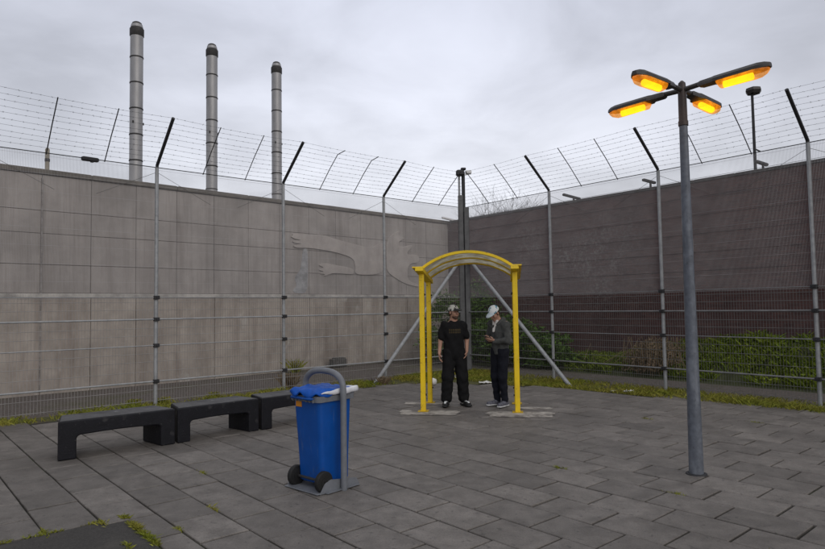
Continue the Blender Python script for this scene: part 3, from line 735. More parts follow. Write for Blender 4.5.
# ------------------------------------------------------------------ benches
def bench_profile(Lb, H, leg0, leg1, th):
    pts = [(0, 0), (leg0, 0), (leg0, H - th - .035), (leg0 + .015, H - th - .012), (leg0 + .04, H - th)]
    x0, x1 = leg0 + .04, Lb - leg1 - .04
    for i in range(1, 9): t = i / 9; pts.append((x0 + (x1 - x0) * t, H - th + .012 * math.sin(math.pi * t)))
    pts += [(x1, H - th), (Lb - leg1 - .015, H - th - .012), (Lb - leg1, H - th - .035), (Lb - leg1, 0), (Lb, 0), (Lb, H), (0, H)]
    return pts
BL_, BH = 1.37, .455
root = thing('concrete_bench', 'black painted concrete bench nearest the camera, first of the row of three', 'bench', (-4.19, 7.375, 0), 'black benches in a row')
ex, ez = Vector((1, 0, 0)), Vector((0, 1, 0))
b = MB(); b.prism(bench_profile(BL_ - .008, BH, .2, .18, .18), (0, 0, 0), ex, UP, ez, 0, .5)
b.v = [(BL_ / 2 + (p[0] - BL_ / 2) * (1 - .34 * p[1]), p[1], p[2]) for p in (tuple(Vector(q)) for q in b.v)]; b.build('bench_body', M['black'], root, bevel=.014, origin=(0, 0, 0))
b = MB(); b.box((BL_ / 2 - .004, .25, BH + .003), (BL_ - .045, .465, .008), bevel=.003)
b.v = [(BL_ / 2 + (p[0] - BL_ / 2) * (1 - .34 * p[1]), p[1], p[2]) for p in (tuple(Vector(q)) for q in b.v)]; b.build('seat_top', M['bench_top'], root, origin=(0, 0, 0))
root.rotation_euler = (0, 0, R(39.6))
for loc, rz, lab in (((-3.118, 8.262, 0), 42.6, 'black painted concrete bench in the middle of the row of three'), ((-2.21, 9.075, 0), 43.5, 'black painted concrete bench at the far end, partly behind the blue bin')):
    c = copy_tree(root); c.location = loc; c.scale = (.87 if rz < 44 else 1, 1, 1); c.rotation_euler = (0, 0, R(rz)); c['label'] = lab

# ------------------------------------------------------------------ wheelie bin and its hoop stand
BA = R(-41.3); ax = Vector((math.cos(BA), math.sin(BA), 0)); fr = Vector((-ax.y, ax.x, 0))      # axle direction, bin front
BC = Vector((-.905, 6.27, 0))
bn = thing('wheelie_bin', 'blue wheelie bin with white trimmed lid standing in a steel hoop', 'bin', BC)
def rrect(c, hw, hl, z, rad, n=5):
    pts = []
    for sx, sy, a0 in ((1, 1, 0), (-1, 1, 90), (-1, -1, 180), (1, -1, 270)):
        for k in range(n + 1):
            a = R(a0 + 90 * k / n); pts.append(c + ax * (sx * (hw - rad) + rad * math.cos(a)) + fr * (sy * (hl - rad) + rad * math.sin(a)) + UP * z)
    return pts
b = MB(); b.loft([rrect(BC - fr * .0, .16, .165, .06, .04), rrect(BC - fr * .0, .175, .18, .075, .045), rrect(BC - fr * .005, .18, .187, .3, .045), rrect(BC - fr * .015, .2, .21, .83, .045), rrect(BC - fr * .015, .2, .21, .86, .045)])
b.build('bin_body', M['blue'], bn, smooth='auto')
b = MB(); b.loft([rrect(BC - fr * .015, .21, .22, .845, .05), rrect(BC - fr * .015, .225, .24, .85, .05), rrect(BC - fr * .015, .229, .244, .905, .05), rrect(BC - fr * .015, .21, .22, .91, .05)]); b.build('collar', M['collar'], bn, smooth='auto')
for sx in (-1, 1):
    b = MB()
    for q in range(3): b.box(BC + fr * -.245 + ax * sx * (.05 + q * .05) + UP * .872, (.012, .05, .05), (ax, fr, UP))
    b.build('grip_rib', M['collar'], bn)
# lid: a lumpy skin
def lid_pts(cx_, hw, hl, z0, zfun, nx=22, ny=22, thick=.03, wav=.0):
    v = []
    for i in range(nx + 1):
        for j in range(ny + 1):
            x = -1 + 2 * i / nx; y = -1 + 2 * j / ny
            # square -> rounded square
            k = 1 - .16 * (x * x * y * y)
            X, Y = x * hw * k, y * hl * k
            edge_ = max(abs(x), abs(y))
            v.append(BC + cx_ + ax * X + fr * Y + UP * (z0 + zfun(X, Y, edge_)))
    return v
def zf(X, Y, e):
    dome = .03 * (1 - e ** 4) ; bump_ = .008 * math.sin(X * 31 + 1.3) * math.cos(Y * 24) + .005 * math.sin(X * 60 + Y * 41)
    skirt = -.026 * max(0, (e - .86) / .14) + .016 * math.sin((X - Y) * 30) * max(0, (e - .6) / .4)
    return dome + bump_ + skirt
v = lid_pts(fr * -.035, .25, .27, .946, zf); n_ = 23
fs = [(i * n_ + j, (i + 1) * n_ + j, (i + 1) * n_ + j + 1, i * n_ + j + 1) for i in range(22) for j in range(22)]
b = MB(); b.face(v, fs); lid = b.build('lid', M['lid'], bn, smooth=True)
so = lid.modifiers.new('thick', 'SOLIDIFY'); so.thickness = .012; so.offset = -1
# white strip set along the near and front edges of the lid
b = MB(); path = []
for k in range(26):
    t = k / 25
    if t < .68: q = t / .68; P_ = BC + ax * .226 + fr * (-.235 + .455 * q); 
    else: q = (t - .68) / .32; P_ = BC + ax * (.226 - .2 * q) + fr * .222
    path.append((P_, t))
rings = []
for i, (P_, t) in enumerate(path):
    wdt = .034 * math.sin(min(1, t * 2.2) * math.pi / 2) * (1 if t < .8 else (1 - t) / .2 + .05) + .004
    wdt *= .8; dirr = ax if t < .62 else (fr if t > .74 else (ax + fr).normalized())
    zc = .936 + .004 * math.sin(t * 22) + .004 * t
    rings.append([P_ + dirr * (math.cos(a) * wdt * .55 + .012) + UP * (zc + math.sin(a) * wdt * (1.0 + .07 * math.sin(t * 30))) for a in [2 * math.pi * q / 10 for q in range(10)]])
b.loft(rings); b.build('white_trim', M['white_strip'], bn, smooth=True)
b = MB(); b.box(BC - fr * .226 + ax * -.11 + UP * .815, (.085, .008, .055), (ax, fr, UP)); b.build('sticker', M['orange'], bn)
for sx in (-1, 1):
    wc = BC + ax * sx * .205 - fr * .185 + UP * .1
    whl = MB()
    def ring(rad, o): return [wc + ax * o + (fr * math.cos(2 * math.pi * k / 24) + UP * math.sin(2 * math.pi * k / 24)) * rad for k in range(24)]
    whl.loft([ring(.06, -.03), ring(.092, -.026), ring(.1, -.016), ring(.1, .016), ring(.092, .026), ring(.06, .03)]); wo_ = whl.build('wheel', M['rubber'], bn, smooth='auto')
    h_ = MB(); h_.loft([ring(.05, -.034), ring(.05, .034)]); h_.loft([ring(.018, -.045), ring(.018, .045)]); h_.build('hub', M['rubber'], wo_, smooth='auto')
b = MB(); b.tube([BC - fr * .185 + UP * .1 - ax * .2, BC - fr * .185 + UP * .1 + ax * .2], .014, 8); b.build('axle', M['galv_dark'], bn)
b = MB(); b.tube([BC + UP * .885 - fr * .24 - ax * .15, BC + UP * .885 - fr * .29 - ax * .14, BC + UP * .885 - fr * .29 + ax * .14, BC + UP * .885 - fr * .24 + ax * .15], .014, 8); b.build('handle', M['blue'], bn, smooth=True)

hp = thing('bin_stand', 'grey tubular steel hoop with base plate holding the blue bin', 'bin stand', BC)
hw_ = .288; pts = [BC + ax * hw_ + UP * -.08, BC + ax * hw_ + UP * .5, BC + ax * hw_ + UP * .93]
for k in range(1, 18):
    a = math.pi * k / 18; ca, sa = math.cos(a), math.sin(a); e_ = .82
    pts.append(BC + ax * (hw_ * math.copysign(abs(ca) ** e_, ca)) + UP * (.95 + .175 * sa ** e_))
pts += [BC - ax * hw_ + UP * .93, BC - ax * hw_ + UP * .5, BC - ax * hw_ + UP * -.08]
b = MB(); b.tube(pts, .031, 14); b.build('hoop', M['collar'], hp, smooth='auto')
b = MB(); b.box(BC + UP * .011 - fr * .05, (.50, .50, .008), (ax, fr, UP), bevel=.002); b.build('base_plate', M['collar'], hp)
for sx in (-1, 1):
    b = MB(); b.prism([(-.27, .004), (.24, .004), (.20, .07), (-.13, .118), (-.2, .10)], BC + ax * sx * .247, fr, UP, ax, -.004, .004); b.build('side_flange', M['collar'], hp)
    b = MB(); b.prism([(-.21, .008), (.21, .008), (.17, .016), (-.17, .016)], BC + ax * sx * .27, fr, UP, ax, -.026, .026); b.build('foot_plate', M['collar'], hp)

# ------------------------------------------------------------------ yellow shelter frame
S0 = Vector((.15, 10.471, 0)); S1 = Vector((1.684, 10.239, 0)); sx_ = (S1 - S0).normalized(); sy_ = Vector((-sx_.y, sx_.x, 0)); SW = (S1 - S0).length; SD = .93
sh = thing('shelter_frame', 'yellow steel frame with arched milky roof over the two men', 'shelter', (S0 + S1) / 2 + sy_ * SD / 2)
def SP(u, v, z): return S0 + sx_ * u + sy_ * v + UP * z
for u in (0, SW):
    for v in (0, SD):
        zt_ = 2.31 - .105 * (v / SD - .5); b = MB(); b.box(SP(u, v, (zt_ - .02) / 2), (.082, .082, zt_ + .02), (sx_, sy_, UP), bevel=.007); p = b.build('post', M['yellow'], sh)
        sg = 1 if u == 0 else -1
        for z in (.28, .95, 1.55, 1.95):
            c = MB(); c.tube([SP(u + sg * .04, v, z), SP(u + sg * .062, v, z)], .016, 8); c.build('bolt', M['galv_dark'], p)
        c = MB(); c.box(SP(u, v, .011), (.17, .17, .012), (sx_, sy_, UP)); c.build('base_flange', M['yellow_dk'], p)
    sl_ = (sy_ * SD - UP * .105).normalized(); un_ = sx_.cross(sl_)
    b = MB(); b.box(SP(u, SD / 2 - .06, 2.287), (.13, SD + .5, .075), (sx_, sl_, un_), bevel=.006); b.build('side_beam', M['yellow'], sh)
    sg = -1 if u == 0 else 1
    b = MB(); b.box(SP(u + sg * .085, SD / 2 - .06, 2.312), (.05, SD + .52, .02), (sx_, sl_, un_)); b.build('gutter', M['yellow'], sh)
rise = .275; half = SW / 2 - .0; rad = (half ** 2 + rise ** 2) / (2 * rise); a_max = math.asin(half / rad)
def arc(v, dr, n=28):
    z0 = 2.365 - .105 * v / SD
    return [SP(SW / 2 + (rad + dr) * math.sin(a), v, z0 + rise - rad + (rad + dr) * math.cos(a)) for a in [-a_max + 2 * a_max * k / n for k in range(n + 1)]]
for v in (-.05, SD * .5, SD + .05):
    hv, hr = (.022, .022) if v != SD * .5 else (.018, .018)
    A, B_, C_, D_ = arc(v - hv, hr), arc(v + hv, hr), arc(v + hv, -hr), arc(v - hv, -hr)
    b = MB(); b.loft([list(q) for q in zip(A, B_, C_, D_)]); b.build('arch_rib', M['yellow'], sh, smooth='auto')
for v0, v1 in ((-.03, SD * .5 - .024), (SD * .5 + .024, SD + .03)):
    A, B_, C_, D_ = arc(v0, .006), arc(v1, .006), arc(v1, 0), arc(v0, 0)
    b = MB(); b.loft([list(q) for q in zip(A, B_, C_, D_)]); b.build('roof_sheet', M['sheet'], sh, smooth='auto')
# cement pads round the post feet
def pad(cu, cv, wu, wv, seed):
    random.seed(seed); pts = []
    ph_ = [random.uniform(0, 6.28) for _ in range(4)]
    for k in range(72):
        a = 2 * math.pi * k / 72; ca, sa = math.cos(a), math.sin(a)
        q = 1 / max(abs(ca), abs(sa)) ** .8; q *= .96 + .05 * math.sin(a * 3 + ph_[0]) + .03 * math.sin(a * 7 + ph_[1]) + .02 * math.sin(a * 13 + ph_[2]) + random.uniform(-.012, .012)
        pts.append(SP(cu + wu * ca * q, cv + wv * sa * q, .0))
    b = MB(); b.face([p + UP * .0075 for p in pts], [tuple(range(72))]); return b
pb = MB()
for args in ((.1, -.13, .52, .24, 1), (SW + .04, -.2, .55, .27, 2), (-.12, SD - .1, .36, .13, 3), (SW + .3, SD * .45, .3, .12, 4)):
    q = pad(*args); pb.face(q.v, q.f)
po = pb.build('cement_patches', M['pad']); struct(po)

# ------------------------------------------------------------------ street lamp with four lit heads
LP = Vector((2.87, 6.446, 0))
lamp = thing('street_lamp', 'blue grey steel lamp post with four lit amber heads in a cross', 'street lamp', LP)
b = MB(); b.lathe(LP, [(.073, -.1), (.0715, .0), (.056, 1.7), (.041, 3.62)], 24); b.build('pole', M['pole'], lamp, smooth='auto')
b = MB(); b.lathe(LP, [(.043, 3.60), (.05, 3.605), (.05, 3.65), (.044, 3.66), (.042, 4.0), (.036, 4.06), (.012, 4.085)], 20); b.build('pole_top', M['pole_top'], lamp, smooth='auto')
b = MB(); b.lathe(LP, [(.078, .0005), (.105, .0005), (.1, .012), (.076, .014)], 20, False); b.build('base_ring', M['galv_dark'], lamp)
for k, aa in enumerate((-52.5, 217.5, 128.8, 41.2)):
    a = R(aa); e = Vector((math.cos(a), math.sin(a), 0)); s = Vector((-e.y, e.x, 0)); tilt = .035
    hd = bpy.data.objects.new('lamp_arm', None); 
    def HP(r_, w_, z_): return LP + e * (r_ * .965) + s * w_ + UP * (3.955 + z_)
    arm = MB(); arm.tube([HP(.02, 0, .03), HP(.36, 0, .045)], .026, 10); armo = arm.build('lamp_arm', M['housing'], lamp, smooth='auto')
    h = MB()
    def sec(r_, w_, z0, z1, ch): return [HP(r_, -w_, z0), HP(r_, w_, z0), HP(r_, w_, z0 + (z1 - z0) * .45), HP(r_, w_ * ch, z1), HP(r_, -w_ * ch, z1), HP(r_, -w_, z0 + (z1 - z0) * .45)]
    h.loft([sec(.19, .035, .012, .055, .7), sec(.22, .05, .004, .062, .6), sec(.34, .055, .004, .064, .6), sec(.375, .084, .0, .064, .55), sec(.80, .084, .0, .064, .55), sec(.865, .062, .0, .058, .55), sec(.91, .028, .006, .045, .6)]); ho = h.build('lamp_housing', M['housing'], armo, smooth='auto')
    t = MB(); pts = [HP(.455 + .285 * q / 6, 0, -.037) for q in range(7)]
    t.tube(pts, .034, 12); t.build('lamp_tube', M['lamp_tube'], armo, smooth='auto')
    c = MB()
    def csec(r_, w_, z_): return [HP(r_, w_ * math.cos(q), -.0015 - z_ * math.sin(q) ** .7 if math.sin(q) > 0 else -.0015) for q in [math.pi * m_ / 10 for m_ in range(11)]]
    c.loft([csec(.40, .068, .03), csec(.42, .078, .066), csec(.74, .078, .074), csec(.81, .074, .07), csec(.865, .05, .05), csec(.897, .024, .02)]); c.build('lamp_cover', M['amber'], armo, smooth='auto')

# ------------------------------------------------------------------ small loose things
def litter(lab, px, py, size, seed, m='paper', name='paper_scrap', cat='litter', flat=.5):
    random.seed(seed); r = ray(px, py); P = Vector((0, 0, CZ)) + r * (-CZ / r.z); b = MB(); n = 7
    v = [P + Vector(((i / n - .5) * size + random.gauss(0, .012), (j / n - .5) * size * .7 + random.gauss(0, .012), .012 + abs(random.gauss(0, size * .16)) * flat)) for i in range(n + 1) for j in range(n + 1)]
    f = [(i * (n + 1) + j, (i + 1) * (n + 1) + j, (i + 1) * (n + 1) + j + 1, i * (n + 1) + j + 1) for i in range(n) for j in range(n)]
    b.face(v, f); o = b.build(name, M[m], origin=P, smooth=True); tag(o, lab, cat)
    so = o.modifiers.new('t', 'SOLIDIFY'); so.thickness = .004
litter('smaller crumpled white paper on the grass edge right of the brace foot', 613, 391.5, .09, 1)
litter('larger crumpled white paper lying on the grass edge by the brick wall fence', 629.5, 392.5, .16, 2, flat=.7)
litter('white scrap on the path beyond the fence below the bramble', 629, 369, .10, 3, flat=1.0)
litter('long flat white sheet of paper lying on the paving between the two men', 486, 383, .32, 4, flat=.25)
litter('upright white scrap on the paving behind the man in black', 455, 378, .14, 5, flat=1.6)
r = ray(433, 385); P = Vector((0, 0, CZ)) + r * (-CZ / r.z)
b = MB(); b.lathe(P, [(.03, .0), (.075, .03), (.09, .08), (.075, .13), (.02, .155)], 14); o = b.build('stone', M['paper'], origin=P, smooth=True); tag(o, 'round white stone beside the left yellow post', 'stone')
r = ray(338, 366); P = Vector((0, 0, CZ)) + r * (-CZ / r.z)
b = MB(); b.box(P + UP * .1, (.5, .25, .24), (wd, wn, UP), bevel=.015); b.box(P + UP * .235 + wd * .03, (.38, .18, .03), (wd, wn, UP), bevel=.006); o = b.build('concrete_block', M['block'], origin=P); tag(o, 'dark grey concrete block lying against the foot of the concrete wall', 'block')

# ------------------------------------------------------------------ people: smooth-blended implicit bodies
class Field:
    def __init__(self, lo, hi, h):
        self.lo = np.array(lo, float); self.h = h; n = np.ceil((np.array(hi) - self.lo) / h).astype(int) + 1
        self.ax = [self.lo[i] + h * np.arange(n[i]) for i in range(3)]; self.f = np.full(n, .25, np.float32)
    def _sub(self, lo, hi):
        s = []
        for i in range(3):
            a = int(max(0, np.floor((lo[i] - self.lo[i]) / self.h))); b = int(min(len(self.ax[i]), np.ceil((hi[i] - self.lo[i]) / self.h) + 1)); s.append(slice(a, max(b, a)))
        s = tuple(s); return s, np.stack(np.meshgrid(*[self.ax[i][s[i]] for i in range(3)], indexing='ij'), -1)
    def _mix(self, s, d, k, op):
        a = self.f[s]
        if op == 'add':
            if k <= 0: self.f[s] = np.minimum(a, d); return
            hh = np.maximum(k - np.abs(a - d), 0) / k; self.f[s] = np.minimum(a, d) - hh * hh * k / 4
        else:
            d = -d
            if k <= 0: self.f[s] = np.maximum(a, d); return
            hh = np.maximum(k - np.abs(a - d), 0) / k; self.f[s] = np.maximum(a, d) + hh * hh * k / 4
    def cone(self, a, b, r1, r2, k=.02, op='add', sq=None):
        a, b = np.array(a, float), np.array(b, float); R_ = max(r1, r2) * 1.4 + k + .03
        s, P = self._sub(np.minimum(a, b) - R_, np.maximum(a, b) + R_)
        if P.size == 0: return
        ba = b - a; t = np.clip(((P - a) @ ba) / max(ba @ ba, 1e-9), 0, 1); q = P - (a + t[..., None] * ba)
        if sq is not None:                                  # squash: (axis, factor)
            n = np.array(sq[0], float); n /= np.linalg.norm(n); c = q @ n; q = q + np.outer(c.ravel(), n).reshape(q.shape) * (1 / sq[1] - 1)
        self._mix(s, (np.linalg.norm(q, axis=-1) - (r1 + (r2 - r1) * t)).astype(np.float32), k, op)
    def ell(self, c, rad, B=None, k=.02, op='add'):
        c = np.array(c, float); rad = np.array(rad, float); R_ = rad.max() + k + .03; s, P = self._sub(c - R_, c + R_)
        if P.size == 0: return
        q = P - c
        if B is not None: q = q @ np.array(B, float).T
        k0 = np.linalg.norm(q / rad, axis=-1); k1 = np.linalg.norm(q / rad ** 2, axis=-1) + 1e-9
        self._mix(s, (k0 * (k0 - 1) / k1).astype(np.float32), k, op)
    def plane(self, p, n):                                   # cut away everything in front of the plane
        s = (slice(None),) * 3; P = np.stack(np.meshgrid(*self.ax, indexing='ij'), -1); n = np.array(n, float); n /= np.linalg.norm(n)
        self.f = np.maximum(self.f, ((P - np.array(p)) @ n).astype(np.float32))
    def folds(self, amp, fn):
        P = np.meshgrid(*self.ax, indexing='ij'); self.f += (amp * fn(*P)).astype(np.float32)
    def mesh(self, name, m, parent):
        f = self.f; ins = f < 0
        c = [(0, 0, 0), (1, 0, 0), (0, 1, 0), (1, 1, 0), (0, 0, 1), (1, 0, 1), (0, 1, 1), (1, 1, 1)]
        n = np.array(f.shape) - 1; cnt = np.zeros(n, np.int8)
        for x, y, z in c: cnt += ins[x:x + n[0], y:y + n[1], z:z + n[2]]
        idx = np.argwhere((cnt > 0) & (cnt < 8)); ids = np.full(n, -1); ids[tuple(idx.T)] = np.arange(len(idx))
        acc = np.zeros((len(idx), 3)); num = np.zeros(len(idx))
        for i in range(8):
            for j in range(i + 1, 8):
                a, b = np.array(c[i]), np.array(c[j])
                if np.abs(a - b).sum() != 1: continue
                v1 = f[tuple((idx + a).T)]; v2 = f[tuple((idx + b).T)]; mk = (v1 < 0) != (v2 < 0)
                t = np.where(mk, v1 / np.where(mk, v1 - v2, 1), 0); acc += np.where(mk[:, None], a + t[:, None] * (b - a), 0); num += mk
        V = self.lo + self.h * (idx + acc / num[:, None]); F = []
        for axx in range(3):
            o1, o2 = [(1, 2), (2, 0), (0, 1)][axx]
            sl = [slice(1, -1)] * 3; sl[axx] = slice(0, -1); s2 = list(sl); s2[axx] = slice(1, None)
            A, B_ = ins[tuple(sl)], ins[tuple(s2)]
            for sign in (True, False):
                e = np.argwhere((A != B_) & (A == sign)); 
                if not len(e): continue
                off = np.ones(3, int); off[axx] = 0; e = e + off
                u1 = np.zeros(3, int); u1[o1] = 1; u2 = np.zeros(3, int); u2[o2] = 1
                q = np.stack([ids[tuple((e - u1 - u2).T)], ids[tuple((e - u2).T)], ids[tuple(e.T)], ids[tuple((e - u1).T)]], 1)
                q = q[(q >= 0).all(1)]; F.append(q if sign else q[:, ::-1])
        F = np.concatenate(F)
        me = bpy.data.meshes.new(name); me.from_pydata(V.tolist(), [], F.tolist()); me.materials.append(m); me.polygons.foreach_set('use_smooth', [True] * len(me.polygons)); me.update()
        ob = bpy.data.objects.new(name, me); COL.objects.link(ob); ob.parent = parent; return ob

def nrm(v): v = np.array(v, float); return v / np.linalg.norm(v)
def hand(F, w, d, pn, side, curl=(.35, .45, .35), size=1.0, spread=.0205):
    """wrist, finger direction, palm normal, thumb side (+1/-1 along s)"""
    d = nrm(d); pn = nrm(np.array(pn) - d * np.dot(pn, d)); s = np.cross(d, pn) * side; w = np.array(w)
    for i in range(4):
        kn = w + d * (.088 - .006 * abs(i - 1.2)) * size + s * (1.5 - i) * spread * size
        F.cone(w + s * (1.5 - i) * .011, kn, .0165, .0115, .014)
        p = kn; ang = 0
        for seg, (ln, rr) in enumerate(((.043, .0092), (.027, .0084), (.021, .0076))):
            ang += curl[seg] * (1 + .12 * i); ln *= (.92, 1.0, .95, .76)[i] * size
            q = p + (d * math.cos(ang) + pn * math.sin(ang)) * ln; F.cone(p, q, rr, rr * .92, .003); p = q
    t0 = w + d * .022 + s * .026; t1 = t0 + nrm(d * .62 + s * .62 + pn * .45) * .042; t2 = t1 + nrm(d * .9 + s * .2 + pn * .45) * .03
    F.cone(t0, t1, .0145, .0115, .014); F.cone(t1, t2, .0108, .0088, .004)
def head(F, c, f, u, s):
    """c = middle of the head; f forward, u up, s person's right"""
    B = np.array([s, f, u]); o = lambda x, y, z: c + s * x + f * y + u * z
    F.ell(o(0, -.012, .035), (.074, .094, .088), B, .02); F.ell(o(0, .02, -.045), (.058, .066, .072), B, .03)
    F.ell(o(0, .058, -.092), (.030, .026, .024), B, .03)                      # chin
    F.cone(o(0, .084, .018), o(0, .104, -.022), .010, .0145, .012)             # nose
    F.cone(o(-.03, .078, .03), o(.03, .078, .03), .012, .012, .02)             # brow
    for q in (-1, 1):
        F.ell(o(q * .031, .088, .012), (.013, .010, .009), B, .006, 'sub')      # eye sockets
        F.ell(o(q * .042, .06, -.028), (.02, .022, .02), B, .03)               # cheeks
        F.ell(o(q * .076, -.008, -.002), (.010, .02, .031), B, .008)           # ears
    F.cone(o(-.017, .091, -.055), o(.017, .091, -.055), .0075, .0075, .007)    # lips
    F.cone(o(-.016, .100, -.054), o(.016, .100, -.054), .0025, .0025, .003, 'sub')

def person(lab, loc, yaw, J, dress):
    t = thing('person', lab, 'person', loc); t.rotation_euler = (0, 0, yaw)
    A = lambda k: np.array(J[k], float)
    hc, hf, hu = A('head'), nrm(J['face']), None
    hu = nrm(np.array(J.get('crown', (0, 0, 1.0))) - hf * np.dot(J.get('crown', (0, 0, 1.0)), hf)); hs = np.cross(hf, hu)
    lo, hi = (-.42, -.32, -.02), (.42, .5, 1.82)
    F = Field(lo, hi, .0055)
    head(F, hc, hf, hu, hs)
    nk = A('neck'); F.cone(nk, hc - hu * .05 - hf * .02, .058, .052, .03)
    F.cone(A('pelvis'), A('chest'), .12, .13, .06, sq=((0, 1, 0), .75)); F.cone(A('sho_r'), A('sho_l'), .06, .06, .06); F.cone(nk, nk - (0, 0, .08), .06, .09, .05)
    for q in 'lr':
        F.cone(A('sho_' + q), A('elb_' + q), .052, .040, .03); F.cone(A('elb_' + q), A('wri_' + q), .041, .027, .015)
        hd = J['hand_' + q]; hand(F, A('wri_' + q), hd[0], hd[1], hd[2], hd[3] if len(hd) > 3 else (.35, .45, .35))
        F.cone(A('hip_' + q), A('kne_' + q), .085, .056, .04); F.cone(A('kne_' + q), A('ank_' + q), .055, .036, .02)
        toe = A('toe_' + q); an = A('ank_' + q); F.cone(an - (0, 0, .03), an * .15 + toe * .85 + (0, 0, -.0), .036, .03, .03)
    body = F.mesh('body', M['skin'], t)
    # eyes and hair
    for q in (-1, 1):
        e = MB(); c_ = hc + hs * q * .031 + hf * .078 + hu * .012; e.lathe(tuple(c_), [(.001, -.009), (.008, -.005), (.0095, 0), (.008, .005), (.001, .009)], 10); e.build('eye', M['eye'], t, smooth=True, origin=(0, 0, 0))
    B = np.array([hs, hf, hu]); o = lambda x, y, z: hc + hs * x + hf * y + hu * z
    G = Field(hc - .2, hc + .2, .006); G.ell(o(0, -.016, .034), (.0785, .096, .092), B, .01); G.ell(o(0, -.03, -.03), (.068, .07, .06), B, .03)
    G.plane(o(0, .02, 0), hf); G.plane(o(0, -.05, -.055), -hu + hf * .3); G.mesh('hair', M['hair'], t)
    if dress.get('beard'):
        G = Field(hc - .2, hc + .2, .005); G.ell(o(0, .021, -.05), (.0590, .0675, .073), B, .02); G.ell(o(0, .058, -.092), (.0315, .0275, .0255), B, .02); G.plane(o(0, .03, -.062), hu * .9 - hf * .25); G.plane(o(0, -.01, 0), -hf)
        G.ell(o(0, .1, -.055), (.024, .03, .011), B, .0, 'sub'); G.mesh('beard', M['beard'], t)
    # cap: crown and peak
    G = Field(hc - .24, hc + .24, .006); G.ell(o(0, -.012, .048), (.089, .108, .098), B, .01); G.plane(o(0, 0, .034), -hu + hf * -.12); cap = G.mesh('cap', dress['cap'], t)
    G = Field(hc - .3, hc + .3, .005); G.ell(o(0, .07, .034), (.078, .125, .034), B, .01); G.ell(o(0, .06, .014), (.085, .14, .034), B, .004, 'sub'); G.plane(o(0, .075, 0), -hf); G.mesh('cap_peak', dress['peak'], cap)
    # shirt or jacket
    G = Field((-.42, -.32, .6), (.42, .5, 1.62), .0065); fat = dress['fat']
    wa = A('pelvis') + (0, 0, dress['hem'])
    G.cone(wa, A('chest'), .142 + fat, .146 + fat, .06, sq=((0, 1, 0), .76)); G.cone(A('sho_r') - (0, 0, .012), A('sho_l') - (0, 0, .012), .066, .066, .07); G.cone(nk - (0, 0, .015), nk - (0, 0, .09), .062, .11, .05)
    for q in 'lr':
        fr_ = dress['sleeve']; s_, e_ = A('sho_' + q), A('elb_' + q)
        if fr_ <= 1:
            en = s_ + (e_ - s_) * fr_; G.cone(s_, en, .072, .074, .04)
            G2 = nrm(e_ - s_)
        else:
            G.cone(s_, e_, .070, .060, .04); G.cone(e_, e_ + (A('wri_' + q) - e_) * .96, .058, .042, .02)
    G.folds(.0065, lambda X, Y, Z: np.sin(Z * 38 + np.sin(X * 21) * 2 + Y * 14) * .6 + np.sin(Z * 17 - X * 40 + Y * 9))
    if dress.get('hem_cut'): G.plane((0, 0, dress['hem_cut']), (0, 0, -1))
    if fr_ <= 1:
        pass
    G.mesh(dress['top_name'], dress['top'], t)
    if dress.get('hood'):
        G = Field(nk - .26, nk + .26, .007); G.cone(nk + (-.07, -.06, .02), nk + (.07, -.06, .02), .05, .05, .03); G.cone(nk + (-.085, .0, .005), nk + (-.06, .07, -.05), .034, .024, .02); G.cone(nk + (.085, .0, .005), nk + (.06, .07, -.05), .034, .024, .02); G.mesh('hood', dress['top'], t)
        G = Field(nk - .26, nk + .26, .005); ch = A('chest'); G.cone(nk + (-.035, .055, .0), nk + (0, .112, -.17), .03, .016, .02); G.cone(nk + (.035, .055, .0), nk + (0, .112, -.17), .03, .016, .02); G.mesh('undershirt', M['tshirt'], t)
    # trousers
    G = Field((-.36, -.3, .0), (.36, .36, 1.12), .0065); w0, w1, w2 = dress['leg']
    G.cone(A('pelvis') + (0, 0, .07), A('pelvis') - (0, 0, .02), .14, .145, .05, sq=((0, 1, 0), .8))
    for q in 'lr':
        hp_, kn_, an_ = A('hip_' + q), A('kne_' + q), A('ank_' + q); G.cone(hp_, kn_, w0, w1, .045); G.cone(kn_, an_ + (0, 0, dress['cuff']), w1, w2, .03)
    G.folds(.007, lambda X, Y, Z: np.sin(Z * 30 + np.sin(X * 30) * 1.6 + Y * 18) * .6 + np.sin(Z * 61 + X * 25) * .4 * (Z < .45))
    G.mesh('trousers', dress['trousers'], t)
    for q in 'lr':
        an, toe = A('ank_' + q), A('toe_' + q); dd = nrm((toe - an) * (1, 1, 0)); sd = np.cross(dd, (0, 0, 1)); base = np.array([an[0], an[1], 0])
        G = Field(base - .3, base + .3, .005)
        if dress['shoe'] == 'slide':
            G.cone(an + (0, 0, .05), an, .045, .046, .02); G.cone(an - (0, 0, .035), base + dd * .16 + (0, 0, .05), .044, .036, .02); G.plane((0, 0, .022), (0, 0, -1)); G.mesh('sock', M['sock'], t)
            H_ = Field(base - .3, base + .3, .005); H_.cone(base - dd * .055 + (0, 0, .02), base + dd * .19 + (0, 0, .02), .048, .054, .02, sq=((0, 0, 1), .42)); H_.plane((0, 0, .003), (0, 0, -1)); sl = H_.mesh('slide_sandal', M['slide'], t)
            H_ = Field(base - .3, base + .3, .005); H_.cone(base + dd * .085 + (0, 0, .045), base + dd * .15 + (0, 0, .042), .053, .051, .01, sq=((0, 0, 1), .85)); H_.plane((0, 0, .01), (0, 0, -1)); H_.mesh('strap', M['slide'], sl)
        else:
            G.cone(base - dd * .05 + (0, 0, .05), base + dd * .18 + (0, 0, .042), .048, .042, .03); G.cone(an + (0, 0, .02), base + dd * .03 + (0, 0, .06), .046, .046, .03); G.plane((0, 0, .024), (0, 0, -1)); so_ = G.mesh('shoe', M['sneaker'], t)
